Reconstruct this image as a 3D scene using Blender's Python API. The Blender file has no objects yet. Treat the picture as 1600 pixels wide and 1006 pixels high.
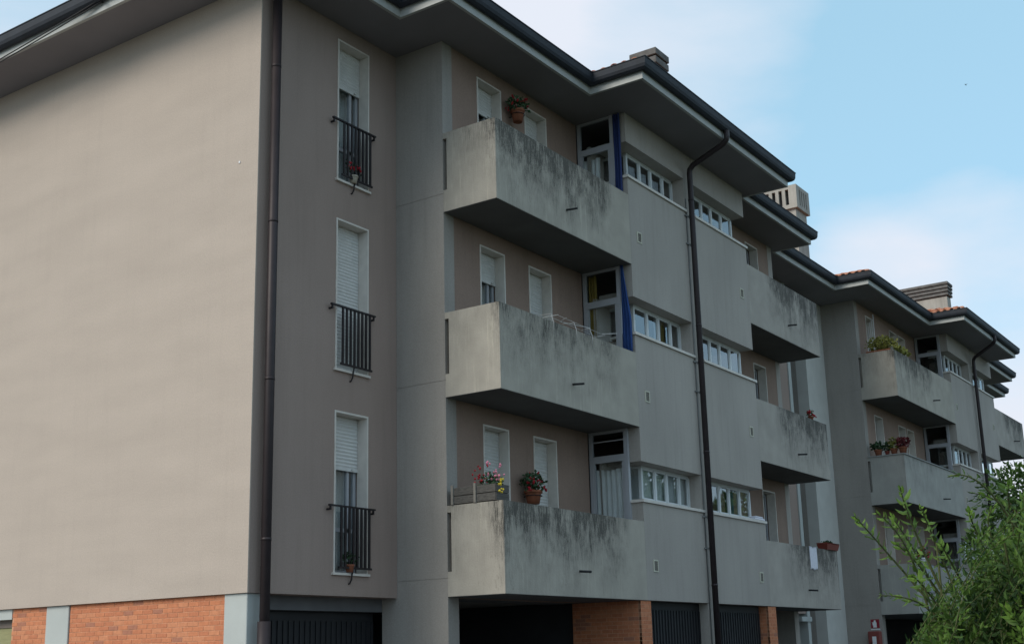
import bpy, bmesh, math, random
from mathutils import Vector, Matrix, noise
random.seed(7)
R = math.radians
scn = bpy.context.scene
COL = scn.collection

# ------------------------------------------------------------------ camera
F_PX, PPY = 1931.65, 565.1
CAM = Vector((-11.65, -12.258, 1.081))
yaw, pitch, roll = 0.9723, 0.2344, -0.0248
fw = Vector((math.sin(yaw) * math.cos(pitch), math.cos(yaw) * math.cos(pitch), math.sin(pitch)))
rt = Vector((math.cos(yaw), -math.sin(yaw), 0.0))
up = rt.cross(fw)
cr, sr = math.cos(roll), math.sin(roll)
rt, up = cr * rt + sr * up, -sr * rt + cr * up
cd = bpy.data.cameras.new('camera')
cam = bpy.data.objects.new('camera', cd)
COL.objects.link(cam)
M = Matrix((rt, up, -fw)).transposed().to_4x4()
M.translation = CAM
cam.matrix_world = M
cd.sensor_width = 36.0
cd.lens = F_PX / 1600 * 36
cd.shift_y = (PPY - 503) / 1600
cd.clip_start = 0.1
cd.clip_end = 6000
scn.camera = cam

# ------------------------------------------------------------------ light
SUN_EL, SUN_AZ = R(36), R(20)          # azimuth: from -X turned towards +Y
sd = Vector((-math.cos(SUN_AZ) * math.cos(SUN_EL), math.sin(SUN_AZ) * math.cos(SUN_EL), math.sin(SUN_EL)))
sl = bpy.data.lights.new('sun', 'SUN')
sl.energy = 1.5
sl.angle = R(34)
sl.color = (1.0, 0.93, 0.81)
so = bpy.data.objects.new('sun', sl)
COL.objects.link(so)
so.rotation_euler = sd.to_track_quat('Z', 'Y').to_euler()
so.location = sd * 60

w = bpy.data.worlds.new('World')
scn.world = w
w.use_nodes = True
nt = w.node_tree
for n in list(nt.nodes):
    nt.nodes.remove(n)
def N(t, **k):
    n = nt.nodes.new(t)
    for a, b in k.items():
        setattr(n, a, b)
    return n
out = N('ShaderNodeOutputWorld')
bg = N('ShaderNodeBackground')
bg.inputs['Strength'].default_value = 0.1
sky = N('ShaderNodeTexSky', sky_type='NISHITA')
sky.sun_disc = False
sky.sun_elevation = SUN_EL
sky.sun_rotation = math.atan2(sd.x, sd.y)
sky.air_density = 1.0
sky.dust_density = 0.6
sky.ozone_density = 1.4
tc = N('ShaderNodeTexCoord')
mp = N('ShaderNodeMapping')
mp.inputs['Scale'].default_value = (1.0, 1.0, 2.6)
mp.inputs['Location'].default_value = (0.35, 0.1, 0.2)
nz = N('ShaderNodeTexNoise')
nz.inputs['Scale'].default_value = 2.1
nz.inputs['Detail'].default_value = 7
nz.inputs['Roughness'].default_value = 0.55
nz.inputs['Distortion'].default_value = 0.25
rp = N('ShaderNodeValToRGB')
rp.color_ramp.elements[0].position = 0.40
rp.color_ramp.elements[1].position = 0.72
# pale sky: Nishita lifted towards a milky blue
mx0 = N('ShaderNodeMix', data_type='RGBA')
mx0.inputs['Factor'].default_value = 0.62
mx0.inputs['B'].default_value = (3.05, 5.15, 6.25, 1)
mx = N('ShaderNodeMix', data_type='RGBA')
mx.inputs['B'].default_value = (4.85, 5.15, 5.75, 1)
L = nt.links.new
L(tc.outputs['Generated'], mp.inputs['Vector'])
L(mp.outputs['Vector'], nz.inputs['Vector'])
def viewdir(px_, py_):
    return (fw + rt*((px_-800)/F_PX) - up*((py_-PPY)/F_PX)).normalized()
acc = nz.outputs['Fac']
# cloud banks: (direction, angular radius in degrees, gain)
for (a_, b_), rad_, g_ in (((800, -40), 14, .30), ((1130, 150), 4, .05), ((1570, 640), 9.5, .50), ((1360, 450), 3, .10), ((1380, 200), 13, -.34), ((0, 0), 9, .04)):
    dn = N('ShaderNodeVectorMath', operation='DOT_PRODUCT'); dn.inputs[1].default_value = viewdir(a_, b_)
    nv = N('ShaderNodeVectorMath', operation='NORMALIZE'); L(tc.outputs['Generated'], nv.inputs[0]); L(nv.outputs['Vector'], dn.inputs[0])
    mr = N('ShaderNodeMapRange', interpolation_type='SMOOTHERSTEP'); L(dn.outputs['Value'], mr.inputs['Value'])
    mr.inputs['From Min'].default_value = math.cos(R(rad_*1.5)); mr.inputs['From Max'].default_value = math.cos(R(rad_*.35))
    mr.inputs['To Min'].default_value = 0; mr.inputs['To Max'].default_value = g_
    ad = N('ShaderNodeMath', operation='ADD'); L(acc, ad.inputs[0]); L(mr.outputs['Result'], ad.inputs[1]); acc = ad.outputs[0]
L(acc, rp.inputs['Fac'])
L(sky.outputs['Color'], mx0.inputs['A'])
L(mx0.outputs['Result'], mx.inputs['A'])
L(rp.outputs['Color'], mx.inputs['Factor'])
L(mx.outputs['Result'], bg.inputs['Color'])
L(bg.outputs['Background'], out.inputs['Surface'])

vs = scn.view_settings
vs.view_transform = 'Standard'
vs.look = 'None'
vs.gamma = 1.0
vs.use_curve_mapping = False
vs.exposure = 0.72
scn.render.engine = 'CYCLES'

# ------------------------------------------------------------------ key dimensions (metres)
GZ = -0.5
zs = 1.997; zb = 1.974; zt = 3.311; zl = 4.367; zsl = 3.698; ze = 10.946
zwt = 4.692; zwb = 2.321
yf = -0.970; yp = -2.003
xb = 3.078; xbf = 3.342; xe = 7.320; xp = 9.674; xq = 10.07; xe2 = 12.573; xr = 16.661
ye1, ye2, ye3 = -0.924, -1.891, -2.962
xi1, xi2, xi3, xi4 = 2.078, 6.280, 12.865, 16.965
bi1, bi2, bi3, bi4 = 21.238, 26.984, 33.594, 37.711
bb, be, bp, be2, br = 22.59, 28.40, 30.831, 33.85, 38.02
END1, START2 = 19.74, 21.10
DEP = 11.0

# ------------------------------------------------------------------ materials
MATS = {}
def mat(name, col, rough=0.8, metal=0.0, var=0.12, scale=3.0, bump=0.0, bscale=60.0, spec=0.35, emit=None, stretch=None, fine=0.0, runs=0.0):
    if name in MATS:
        return MATS[name]
    m = bpy.data.materials.new(name)
    m.use_nodes = True
    t = m.node_tree
    b = t.nodes['Principled BSDF']
    b.inputs['Roughness'].default_value = rough
    b.inputs['Metallic'].default_value = metal
    b.inputs['Specular IOR Level'].default_value = spec
    g = t.nodes.new('ShaderNodeNewGeometry')
    mpn = t.nodes.new('ShaderNodeMapping')
    if stretch:
        mpn.inputs['Scale'].default_value = stretch
    t.links.new(g.outputs['Position'], mpn.inputs['Vector'])
    n1 = t.nodes.new('ShaderNodeTexNoise')
    n1.inputs['Scale'].default_value = scale
    n1.inputs['Detail'].default_value = 6
    t.links.new(mpn.outputs['Vector'], n1.inputs['Vector'])
    r = t.nodes.new('ShaderNodeMapRange')
    r.inputs['From Min'].default_value = 0.3
    r.inputs['From Max'].default_value = 0.7
    r.inputs['To Min'].default_value = 1 - var
    r.inputs['To Max'].default_value = 1 + var
    t.links.new(n1.outputs['Fac'], r.inputs['Value'])
    mul = t.nodes.new('ShaderNodeVectorMath'); mul.operation = 'SCALE'
    mul.inputs[0].default_value = col[:3]
    if fine:
        n3 = t.nodes.new('ShaderNodeTexNoise'); n3.inputs['Scale'].default_value = 45; n3.inputs['Detail'].default_value = 3
        t.links.new(g.outputs['Position'], n3.inputs['Vector'])
        r3 = t.nodes.new('ShaderNodeMapRange')
        r3.inputs['From Min'].default_value = 0.3; r3.inputs['From Max'].default_value = 0.7
        r3.inputs['To Min'].default_value = 1 - fine; r3.inputs['To Max'].default_value = 1 + fine
        t.links.new(n3.outputs['Fac'], r3.inputs['Value'])
        mm = t.nodes.new('ShaderNodeMath'); mm.operation = 'MULTIPLY'
        t.links.new(r.outputs['Result'], mm.inputs[0]); t.links.new(r3.outputs['Result'], mm.inputs[1])
        if runs:
            m4 = t.nodes.new('ShaderNodeMapping'); m4.inputs['Scale'].default_value = (1, 1, .07)
            t.links.new(g.outputs['Position'], m4.inputs['Vector'])
            n4 = t.nodes.new('ShaderNodeTexNoise'); n4.inputs['Scale'].default_value = 7; n4.inputs['Detail'].default_value = 5; n4.inputs['Roughness'].default_value = .65
            t.links.new(m4.outputs[0], n4.inputs['Vector'])
            r4 = t.nodes.new('ShaderNodeMapRange'); r4.inputs['From Min'].default_value = .5; r4.inputs['From Max'].default_value = .78
            r4.inputs['To Min'].default_value = 1; r4.inputs['To Max'].default_value = 1 - runs*2.2
            t.links.new(n4.outputs['Fac'], r4.inputs['Value'])
            n5 = t.nodes.new('ShaderNodeTexNoise'); n5.inputs['Scale'].default_value = .55; n5.inputs['Detail'].default_value = 4
            t.links.new(g.outputs['Position'], n5.inputs['Vector'])
            r5 = t.nodes.new('ShaderNodeMapRange'); r5.inputs['From Min'].default_value = .35; r5.inputs['From Max'].default_value = .65
            r5.inputs['To Min'].default_value = 1 - runs*.8; r5.inputs['To Max'].default_value = 1 + runs*.5
            t.links.new(n5.outputs['Fac'], r5.inputs['Value'])
            m5 = t.nodes.new('ShaderNodeMath'); m5.operation = 'MULTIPLY'; t.links.new(r4.outputs[0], m5.inputs[0]); t.links.new(r5.outputs[0], m5.inputs[1])
            m6 = t.nodes.new('ShaderNodeMath'); m6.operation = 'MULTIPLY'; t.links.new(m5.outputs[0], m6.inputs[0]); t.links.new(mm.outputs[0], m6.inputs[1])
            mm = m6
        t.links.new(mm.outputs[0], mul.inputs['Scale'])
    else:
        t.links.new(r.outputs['Result'], mul.inputs['Scale'])
    t.links.new(mul.outputs['Vector'], b.inputs['Base Color'])
    if bump:
        n2 = t.nodes.new('ShaderNodeTexNoise')
        n2.inputs['Scale'].default_value = bscale
        n2.inputs['Detail'].default_value = 4
        t.links.new(g.outputs['Position'], n2.inputs['Vector'])
        bp_ = t.nodes.new('ShaderNodeBump')
        bp_.inputs['Strength'].default_value = bump
        bp_.inputs['Distance'].default_value = 0.01
        t.links.new(n2.outputs['Fac'], bp_.inputs['Height'])
        t.links.new(bp_.outputs['Normal'], b.inputs['Normal'])
    MATS[name] = m
    return m

def glass_mat(name, tint, rough=0.02, ior=1.6):
    m = bpy.data.materials.new(name)
    m.use_nodes = True
    t = m.node_tree
    for n in list(t.nodes):
        t.nodes.remove(n)
    o = t.nodes.new('ShaderNodeOutputMaterial')
    tr = t.nodes.new('ShaderNodeBsdfTransparent'); tr.inputs['Color'].default_value = (*tint, 1)
    gl = t.nodes.new('ShaderNodeBsdfGlossy'); gl.inputs['Roughness'].default_value = rough
    gl.inputs['Color'].default_value = (0.95, 0.97, 1, 1)
    fr = t.nodes.new('ShaderNodeFresnel'); fr.inputs['IOR'].default_value = ior
    mxs = t.nodes.new('ShaderNodeMixShader')
    gb = t.nodes.new('ShaderNodeNewGeometry'); sb_ = t.nodes.new('ShaderNodeMath'); sb_.operation = 'SUBTRACT'; sb_.inputs[0].default_value = 1.0; sb_.use_clamp = True
    t.links.new(gb.outputs['Backfacing'], sb_.inputs[1])
    ml = t.nodes.new('ShaderNodeMath'); ml.operation = 'MULTIPLY'; ml.use_clamp = True
    t.links.new(fr.outputs[0], ml.inputs[0]); t.links.new(sb_.outputs[0], ml.inputs[1])
    t.links.new(ml.outputs[0], mxs.inputs[0]); t.links.new(tr.outputs[0], mxs.inputs[1]); t.links.new(gl.outputs[0], mxs.inputs[2])
    t.links.new(mxs.outputs[0], o.inputs['Surface'])
    MATS[name] = m
    return m

def concrete_stain(name, col, dirt, amount, flip=0, seed=0.0):
    """parapet concrete: object origin sits at the parapet's top, rain streaks fall from it"""
    m = bpy.data.materials.new(name)
    m.use_nodes = True
    t = m.node_tree
    b = t.nodes['Principled BSDF']
    b.inputs['Roughness'].default_value = 0.9
    b.inputs['Specular IOR Level'].default_value = 0.2
    tcn = t.nodes.new('ShaderNodeTexCoord')
    geo = t.nodes.new('ShaderNodeNewGeometry')
    sep = t.nodes.new('ShaderNodeSeparateXYZ')
    t.links.new(tcn.outputs['Object'], sep.inputs[0])
    def noise_(vec, scale, det, sc=None, ro=0.5):
        mp_ = t.nodes.new('ShaderNodeMapping')
        if sc: mp_.inputs['Scale'].default_value = sc
        t.links.new(vec, mp_.inputs['Vector'])
        n = t.nodes.new('ShaderNodeTexNoise'); n.inputs['Scale'].default_value = scale; n.inputs['Detail'].default_value = det
        n.inputs['Roughness'].default_value = ro
        t.links.new(mp_.outputs[0], n.inputs['Vector'])
        return n.outputs['Fac']
    def rng(v, a, b_, c, d):
        r = t.nodes.new('ShaderNodeMapRange')
        r.inputs['From Min'].default_value = a; r.inputs['From Max'].default_value = b_
        r.inputs['To Min'].default_value = c; r.inputs['To Max'].default_value = d
        t.links.new(v, r.inputs['Value']); return r.outputs[0]
    def mth(op, a, b_):
        n = t.nodes.new('ShaderNodeMath'); n.operation = op
        for i, v in enumerate((a, b_)):
            if isinstance(v, (int, float)): n.inputs[i].default_value = v
            else: t.links.new(v, n.inputs[i])
        return n.outputs[0]
    po = t.nodes.new('ShaderNodeVectorMath'); po.operation = 'ADD'; po.inputs[1].default_value = (seed, seed*1.7, 0)
    t.links.new(geo.outputs['Position'], po.inputs[0]); P_ = po.outputs[0]
    streak = noise_(P_, 4.5, 7, (1, 1, 0.16), 0.72)
    streak2 = noise_(P_, 22.0, 4, (1, 1, 0.05), 0.65)
    blotch = noise_(P_, 1.6, 6, (1, 1, 0.7), 0.6)
    depth = rng(sep.outputs['Z'], -1.25, 0.0, 0.0, 1.0)
    d = mth('MULTIPLY', rng(streak, 0.36, 0.74, 0, 1), rng(blotch, 0.36, 0.58, 0.08, 1.0))
    edge = mth('MULTIPLY', rng(streak2, 0.42, 0.72, 0, 1), rng(sep.outputs['Z'], -0.75, -0.02, 0.0, 0.9))
    top = mth('MULTIPLY', rng(streak, 0.35, 0.65, 0.15, 0.75), rng(sep.outputs['Z'], -0.5, 0.0, 0.0, 1.0))
    d = mth('MULTIPLY', d, mth('ADD', mth('MULTIPLY', depth, 0.75), 0.22))
    d = mth('ADD', mth('ADD', mth('MULTIPLY', d, 1.25), mth('MULTIPLY', edge, 0.6)), mth('MULTIPLY', top, 0.6))
    d = mth('ADD', d, mth('MULTIPLY', rng(noise_(P_, 30.0, 3, (1, 1, .35), .7), .60, .72, 0, .5), rng(blotch, .42, .6, 0, 1)))
    broad = mth('MULTIPLY', rng(noise_(P_, 2.6, 8, (1, 1, .8), .72), .45, .66, 0, .8), rng(sep.outputs['Z'], -1.15, -0.05, 0.0, 1.0))
    d = mth('ADD', d, broad)
    fine1 = rng(noise_(P_, 60.0, 4, (1, 1, 0.10), 0.7), 0.36, 0.62, 0.35, 1.25)
    fine2 = rng(noise_(P_, 90.0, 3, (1, 1, 0.8), 0.7), 0.38, 0.60, 0.6, 1.2)
    d = mth('MULTIPLY', d, mth('MULTIPLY', fine1, fine2))
    # the plastered end of the parapet is clean
    if flip == 0:
        clean = rng(sep.outputs['X'], 3.15, 3.75, 1.0, 0.05)
    else:
        clean = rng(sep.outputs['X'], 0.95, 1.75, 0.04, 1.0)
    side = rng(sep.outputs['Y'], 0.02, 0.30, 1.0, 0.25)
    d = mth('MULTIPLY', mth('MULTIPLY', mth('MULTIPLY', d, clean), side), amount)
    mixn = t.nodes.new('ShaderNodeMix'); mixn.data_type = 'RGBA'
    mixn.inputs['B'].default_value = (*dirt, 1)
    # pale lime runs
    lime = mth('MULTIPLY', rng(streak2, 0.55, 0.68, 0, 0.85), rng(blotch, 0.35, 0.6, 1, 0))
    lm = t.nodes.new('ShaderNodeMix'); lm.data_type = 'RGBA'
    base = t.nodes.new('ShaderNodeVectorMath'); base.operation = 'SCALE'
    base.inputs[0].default_value = col
    t.links.new(rng(noise_(P_, 2.4, 6), 0.3, 0.7, 0.9, 1.1), base.inputs['Scale'])
    t.links.new(base.outputs[0], lm.inputs['A'])
    lm.inputs['B'].default_value = (min(col[0] * 1.35, 0.7), min(col[1] * 1.35, .7), min(col[2] * 1.3, .7), 1)
    t.links.new(mth('MULTIPLY', lime, clean), lm.inputs['Factor'])
    t.links.new(lm.outputs['Result'], mixn.inputs['A'])
    cl = t.nodes.new('ShaderNodeMath'); cl.operation = 'MINIMUM'; cl.inputs[1].default_value = 0.92
    t.links.new(d, cl.inputs[0])
    t.links.new(cl.outputs[0], mixn.inputs['Factor'])
    t.links.new(mixn.outputs['Result'], b.inputs['Base Color'])
    n2 = noise_(P_, 35, 5)
    bp_ = t.nodes.new('ShaderNodeBump'); bp_.inputs['Strength'].default_value = 0.35; bp_.inputs['Distance'].default_value = 0.01
    t.links.new(n2, bp_.inputs['Height']); t.links.new(bp_.outputs[0], b.inputs['Normal'])
    MATS[name] = m
    return m

LOGG = mat('pink_render_in_shade', (0.290, 0.205, 0.165), 0.92, var=0.09, scale=1.2, bump=0.35, bscale=90, spec=0.15, fine=0.06, runs=.05)  # same pink render, with the loggia's shade put into its colour
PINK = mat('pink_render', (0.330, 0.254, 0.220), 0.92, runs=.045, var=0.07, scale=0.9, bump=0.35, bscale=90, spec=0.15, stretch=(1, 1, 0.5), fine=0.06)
BEIGE = mat('render_beige', (0.452, 0.380, 0.326), 0.92, var=0.045, scale=1.6, bump=0.4, bscale=90, spec=0.15, stretch=(.35, .35, 1.5), runs=.018, fine=0.06)
GREY = mat('grey_plaster', (0.392, 0.355, 0.322), 0.9, runs=.06, var=0.06, scale=1.3, bump=0.3, bscale=70, spec=0.2, stretch=(1, 1, 0.35), fine=0.06)
CONC = mat('cast_concrete', (0.322, 0.294, 0.267), 0.9, runs=.06, var=0.09, scale=1.1, bump=0.4, bscale=50, spec=0.2, stretch=(1, 1, 0.4), fine=0.06)
PIER = mat('painted_pier', (0.43, 0.45, 0.435), 0.85, var=0.05, scale=2, bump=0.2)
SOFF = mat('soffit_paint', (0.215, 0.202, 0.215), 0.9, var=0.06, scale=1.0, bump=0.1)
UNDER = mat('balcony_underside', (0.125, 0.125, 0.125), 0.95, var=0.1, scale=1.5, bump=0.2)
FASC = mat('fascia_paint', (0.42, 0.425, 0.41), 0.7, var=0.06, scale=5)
GUTT = mat('gutter_metal', (0.024, 0.028, 0.037), 0.7, metal=0.0, var=0.15, scale=4)
PIPE = mat('downpipe_metal', (0.036, 0.027, 0.029), 0.5, metal=0.2, var=0.12, scale=5)
IRON = mat('railing_iron', (0.022, 0.018, 0.020), 0.5, metal=0.2, var=0.2, scale=12)
MARBLE = mat('pale_stone_trim', (0.64, 0.59, 0.54), 0.6, var=0.06, scale=9)
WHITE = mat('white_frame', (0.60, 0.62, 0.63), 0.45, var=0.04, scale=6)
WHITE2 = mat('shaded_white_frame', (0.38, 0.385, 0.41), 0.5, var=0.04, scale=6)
SHUT = mat('shutter_plastic', (0.60, 0.59, 0.57), 0.55, var=0.05, scale=8)
INNER = mat('room_plaster', (0.22, 0.205, 0.185), 0.9, var=0.05)
DOORM = mat('garage_metal', (0.019, 0.020, 0.023), 0.55, metal=0.1, var=0.12, scale=4)
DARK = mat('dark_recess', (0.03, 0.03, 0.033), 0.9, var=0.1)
BRICK = [mat('brick_a', (0.53, 0.198, 0.098), 0.9, var=0.11, scale=16, bump=0.4, bscale=120),
         mat('brick_b', (0.49, 0.178, 0.09), 0.9, var=0.11, scale=16, bump=0.4, bscale=120),
         mat('brick_c', (0.55, 0.222, 0.115), 0.9, var=0.11, scale=16, bump=0.4, bscale=120),
         mat('brick_d', (0.38, 0.16, 0.10), 0.9, var=0.11, scale=16, bump=0.4, bscale=120)]
MORT = mat('mortar', (0.56, 0.29, 0.175), 0.95, var=0.15, scale=8, bump=0.3)
TILE = [mat('roof_tile_a', (0.34, 0.12, 0.07), 0.85, var=0.25, scale=9), mat('roof_tile_b', (0.44, 0.19, 0.11), 0.85, var=0.25, scale=9)]
TERRA = mat('terracotta', (0.24, 0.085, 0.045), 0.8, var=0.15, scale=12)
BLUE = mat('blue_awning_cloth', (0.018, 0.032, 0.115), 0.85, var=0.12, scale=7)
BLUE2 = mat('royal_blue_cloth', (0.022, 0.06, 0.20), 0.85, var=0.12, scale=7)
NET = mat('pale_net_cloth', (0.72, 0.72, 0.72), 0.9, var=0.1, scale=10, stretch=(4, 4, 0.3))
YEL = mat('yellow_cloth', (0.30, 0.21, 0.05), 0.9, var=0.12, scale=6)
WCLOTH = mat('white_towel_cloth', (0.68, 0.67, 0.74), 0.95, var=0.05, scale=30, bump=0.4)
WOOD = mat('weathered_wood', (0.095, 0.088, 0.08), 0.9, var=0.3, scale=14, bump=0.4, stretch=(0.3, 1, 4))
REDP = mat('red_plastic', (0.20, 0.045, 0.032), 0.5, var=0.12)
PETR = mat('petal_red', (0.36, 0.015, 0.025), 0.7, var=0.25, scale=40)
PETP = mat('petal_pink', (0.62, 0.22, 0.30), 0.7, var=0.25, scale=40)
PETY = mat('petal_yellow', (0.65, 0.50, 0.04), 0.7, var=0.2, scale=40)
LEAFD = mat('pot_leaf_green', (0.035, 0.075, 0.03), 0.6, var=0.35, scale=30)
LEAFY = mat('yellow_green_leaf', (0.21, 0.21, 0.045), 0.7, var=0.3, scale=20)
DRYL = mat('dark_red_leaf', (0.12, 0.022, 0.026), 0.7, var=0.3, scale=20)
SIGNR = mat('sign_red', (0.25, 0.02, 0.035), 0.5, var=0.06)
WPNT = mat('white_paint', (0.75, 0.75, 0.76), 0.5, var=0.05)
WIRE = mat('white_wire', (0.55, 0.53, 0.51), 0.4, var=0.05)
CABLE = mat('cable_rubber', (0.02, 0.02, 0.022), 0.6, var=0.1)
CREAM = mat('vent_cream', (0.56, 0.54, 0.44), 0.7, var=0.06)
CHIM = mat('chimney_concrete', (0.34, 0.325, 0.295), 0.9, var=0.14, scale=3, bump=0.4, bscale=30, stretch=(1, 1, .4), fine=.05, runs=.12)
CHIMD = mat('chimney_dark_slab', (0.13, 0.125, 0.12), 0.9, var=0.25, scale=6, bump=0.5, bscale=30)
ASPH = mat('asphalt', (0.055, 0.055, 0.057), 0.95, var=0.2, scale=2, bump=0.4)
GRASS = mat('lawn', (0.05, 0.06, 0.03), 0.95, var=0.3, scale=3, bump=0.5)
GLASS = glass_mat('window_glass', (0.84, 0.87, 0.87), ior=2.7)
GLASSD = glass_mat('door_glass', (0.9, 0.92, 0.92), ior=1.45)
STLS = [concrete_stain('stained_parapet_left_%d' % i, (0.402, 0.366, 0.315), (0.075, 0.070, 0.062), am, 0, sd_) for i, (am, sd_) in enumerate(((1.25, 3.0), (.75, 9.0), (1.35, 27.0)))]
STL = STLS[2]
STRS = [concrete_stain('stained_parapet_right_%d' % i, (0.392, 0.356, 0.318), (0.070, 0.066, 0.060), am, 1, sd_) for i, (am, sd_) in enumerate(((1.2, 4.0), (1.5, 13.0), (1.5, 31.0)))]
STR = STRS[2]
STC = concrete_stain('clean_parapet', (0.37, 0.355, 0.325), (0.09, 0.09, 0.085), 0.4, 0)

# ------------------------------------------------------------------ mesh builder
WORLD = {}
class MB:
    def __init__(s): s.v = []; s.f = []; s.m = []; s.cur = 0; s.sm = []; s.smooth = False
    def quad(s, a, b, c, d):
        i = len(s.v); s.v += [tuple(a), tuple(b), tuple(c), tuple(d)]; s.f.append((i, i+1, i+2, i+3)); s.m.append(s.cur); s.sm.append(s.smooth); return s
    def tri(s, a, b, c):
        i = len(s.v); s.v += [tuple(a), tuple(b), tuple(c)]; s.f.append((i, i+1, i+2)); s.m.append(s.cur); s.sm.append(s.smooth); return s
    def box(s, x0, x1, y0, y1, z0, z1):
        x0, x1 = sorted((x0, x1)); y0, y1 = sorted((y0, y1)); z0, z1 = sorted((z0, z1))
        i = len(s.v)
        s.v += [(x0,y0,z0),(x1,y0,z0),(x1,y1,z0),(x0,y1,z0),(x0,y0,z1),(x1,y0,z1),(x1,y1,z1),(x0,y1,z1)]
        for q in ((0,3,2,1),(4,5,6,7),(0,1,5,4),(1,2,6,5),(2,3,7,6),(3,0,4,7)):
            s.f.append(tuple(i+k for k in q)); s.m.append(s.cur); s.sm.append(False)
        return s
    def tube(s, pts, r, n=8, caps=True):
        pts = [Vector(p) for p in pts]
        rings = []
        ref = None
        for k, p in enumerate(pts):
            if k == 0: d = pts[1] - p
            elif k == len(pts) - 1: d = p - pts[k-1]
            else: d = (pts[k+1] - p).normalized() + (p - pts[k-1]).normalized()
            d.normalize()
            if ref is None:
                ref = Vector((0, 0, 1)) if abs(d.z) < 0.9 else Vector((1, 0, 0))
            a = d.cross(ref).normalized(); b = d.cross(a).normalized(); ref = -b if b.dot(ref) < 0 else b
            ref = a.cross(d).normalized()
            rr = r[k] if isinstance(r, (list, tuple)) else r
            i = len(s.v)
            b = ref
            s.v += [tuple(p + a * math.cos(2*math.pi*j/n) * rr + b * math.sin(2*math.pi*j/n) * rr) for j in range(n)]
            rings.append(i)
        for k in range(len(rings) - 1):
            for j in range(n):
                j2 = (j + 1) % n
                s.f.append((rings[k]+j, rings[k]+j2, rings[k+1]+j2, rings[k+1]+j)); s.m.append(s.cur); s.sm.append(True)
        if caps:
            s.f.append(tuple(rings[0]+j for j in reversed(range(n)))); s.m.append(s.cur); s.sm.append(False)
            s.f.append(tuple(rings[-1]+j for j in range(n))); s.m.append(s.cur); s.sm.append(False)
        return s
    def lathe(s, c, prof, n=16):
        c = Vector(c); rings = []
        for r, z in prof:
            i = len(s.v)
            s.v += [(c.x + r*math.cos(2*math.pi*j/n), c.y + r*math.sin(2*math.pi*j/n), c.z + z) for j in range(n)]
            rings.append(i)
        for k in range(len(rings)-1):
            for j in range(n):
                j2 = (j+1) % n
                s.f.append((rings[k]+j, rings[k]+j2, rings[k+1]+j2, rings[k+1]+j)); s.m.append(s.cur); s.sm.append(True)
        s.f.append(tuple(rings[0]+j for j in reversed(range(n)))); s.m.append(s.cur); s.sm.append(False)
        s.f.append(tuple(rings[-1]+j for j in range(n))); s.m.append(s.cur); s.sm.append(False)
        return s
    def blob(s, c, r, seed=0):
        # small crumpled octahedral blossom
        c = Vector(c); rnd = random.Random(seed)
        dirs = [(1,0,0),(-1,0,0),(0,1,0),(0,-1,0),(0,0,1),(0,0,-1)]
        i = len(s.v)
        s.v += [tuple(c + Vector(d) * r * rnd.uniform(.7, 1.2)) for d in dirs]
        for q in ((0,2,4),(2,1,4),(1,3,4),(3,0,4),(2,0,5),(1,2,5),(3,1,5),(0,3,5)):
            s.f.append(tuple(i+k for k in q)); s.m.append(s.cur); s.sm.append(False)
        return s
    def build(s, name, mats, parent=None, origin=None, bevel=0.0):
        me = bpy.data.meshes.new(name)
        xs = [v[0] for v in s.v]; ys = [v[1] for v in s.v]; zs_ = [v[2] for v in s.v]
        if origin is None:
            origin = ((min(xs)+max(xs))/2, (min(ys)+max(ys))/2, min(zs_))
        o3 = Vector(origin)
        me.from_pydata([(a-o3.x, b-o3.y, c-o3.z) for a, b, c in s.v], [], s.f)
        if not isinstance(mats, (list, tuple)): mats = [mats]
        for m in mats: me.materials.append(m)
        for p, mi, sm in zip(me.polygons, s.m, s.sm):
            p.material_index = mi; p.use_smooth = sm
        if bevel:
            bm = bmesh.new(); bm.from_mesh(me)
            bmesh.ops.remove_doubles(bm, verts=bm.verts, dist=1e-5)
            bmesh.ops.bevel(bm, geom=[e for e in bm.edges if len(e.link_faces) == 2 and e.calc_face_angle(0) > 0.5], offset=bevel, segments=1, affect='EDGES')
            bm.to_mesh(me); bm.free()
        me.validate()
        return place(bpy.data.objects.new(name, me), o3, parent)

def place(o, world, parent=None):
    COL.objects.link(o)
    world = Vector(world)
    WORLD[o.name] = world
    if parent:
        o.parent = parent
        o.location = world - WORLD[parent.name]
    else:
        o.location = world
    return o

def tag(o, label=None, cat=None, group=None, kind=None):
    if label: o['label'] = label
    if cat: o['category'] = cat
    if group: o['group'] = group
    if kind: o['kind'] = kind
    return o
def thing(name, loc, label, cat, group=None):
    return tag(place(bpy.data.objects.new(name, None), loc), label, cat, group)
def box(name, x0, x1, y0, y1, z0, z1, m, parent=None, bevel=0.0, origin=None):
    return MB().box(x0, x1, y0, y1, z0, z1).build(name, m, parent, origin, bevel)

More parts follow.
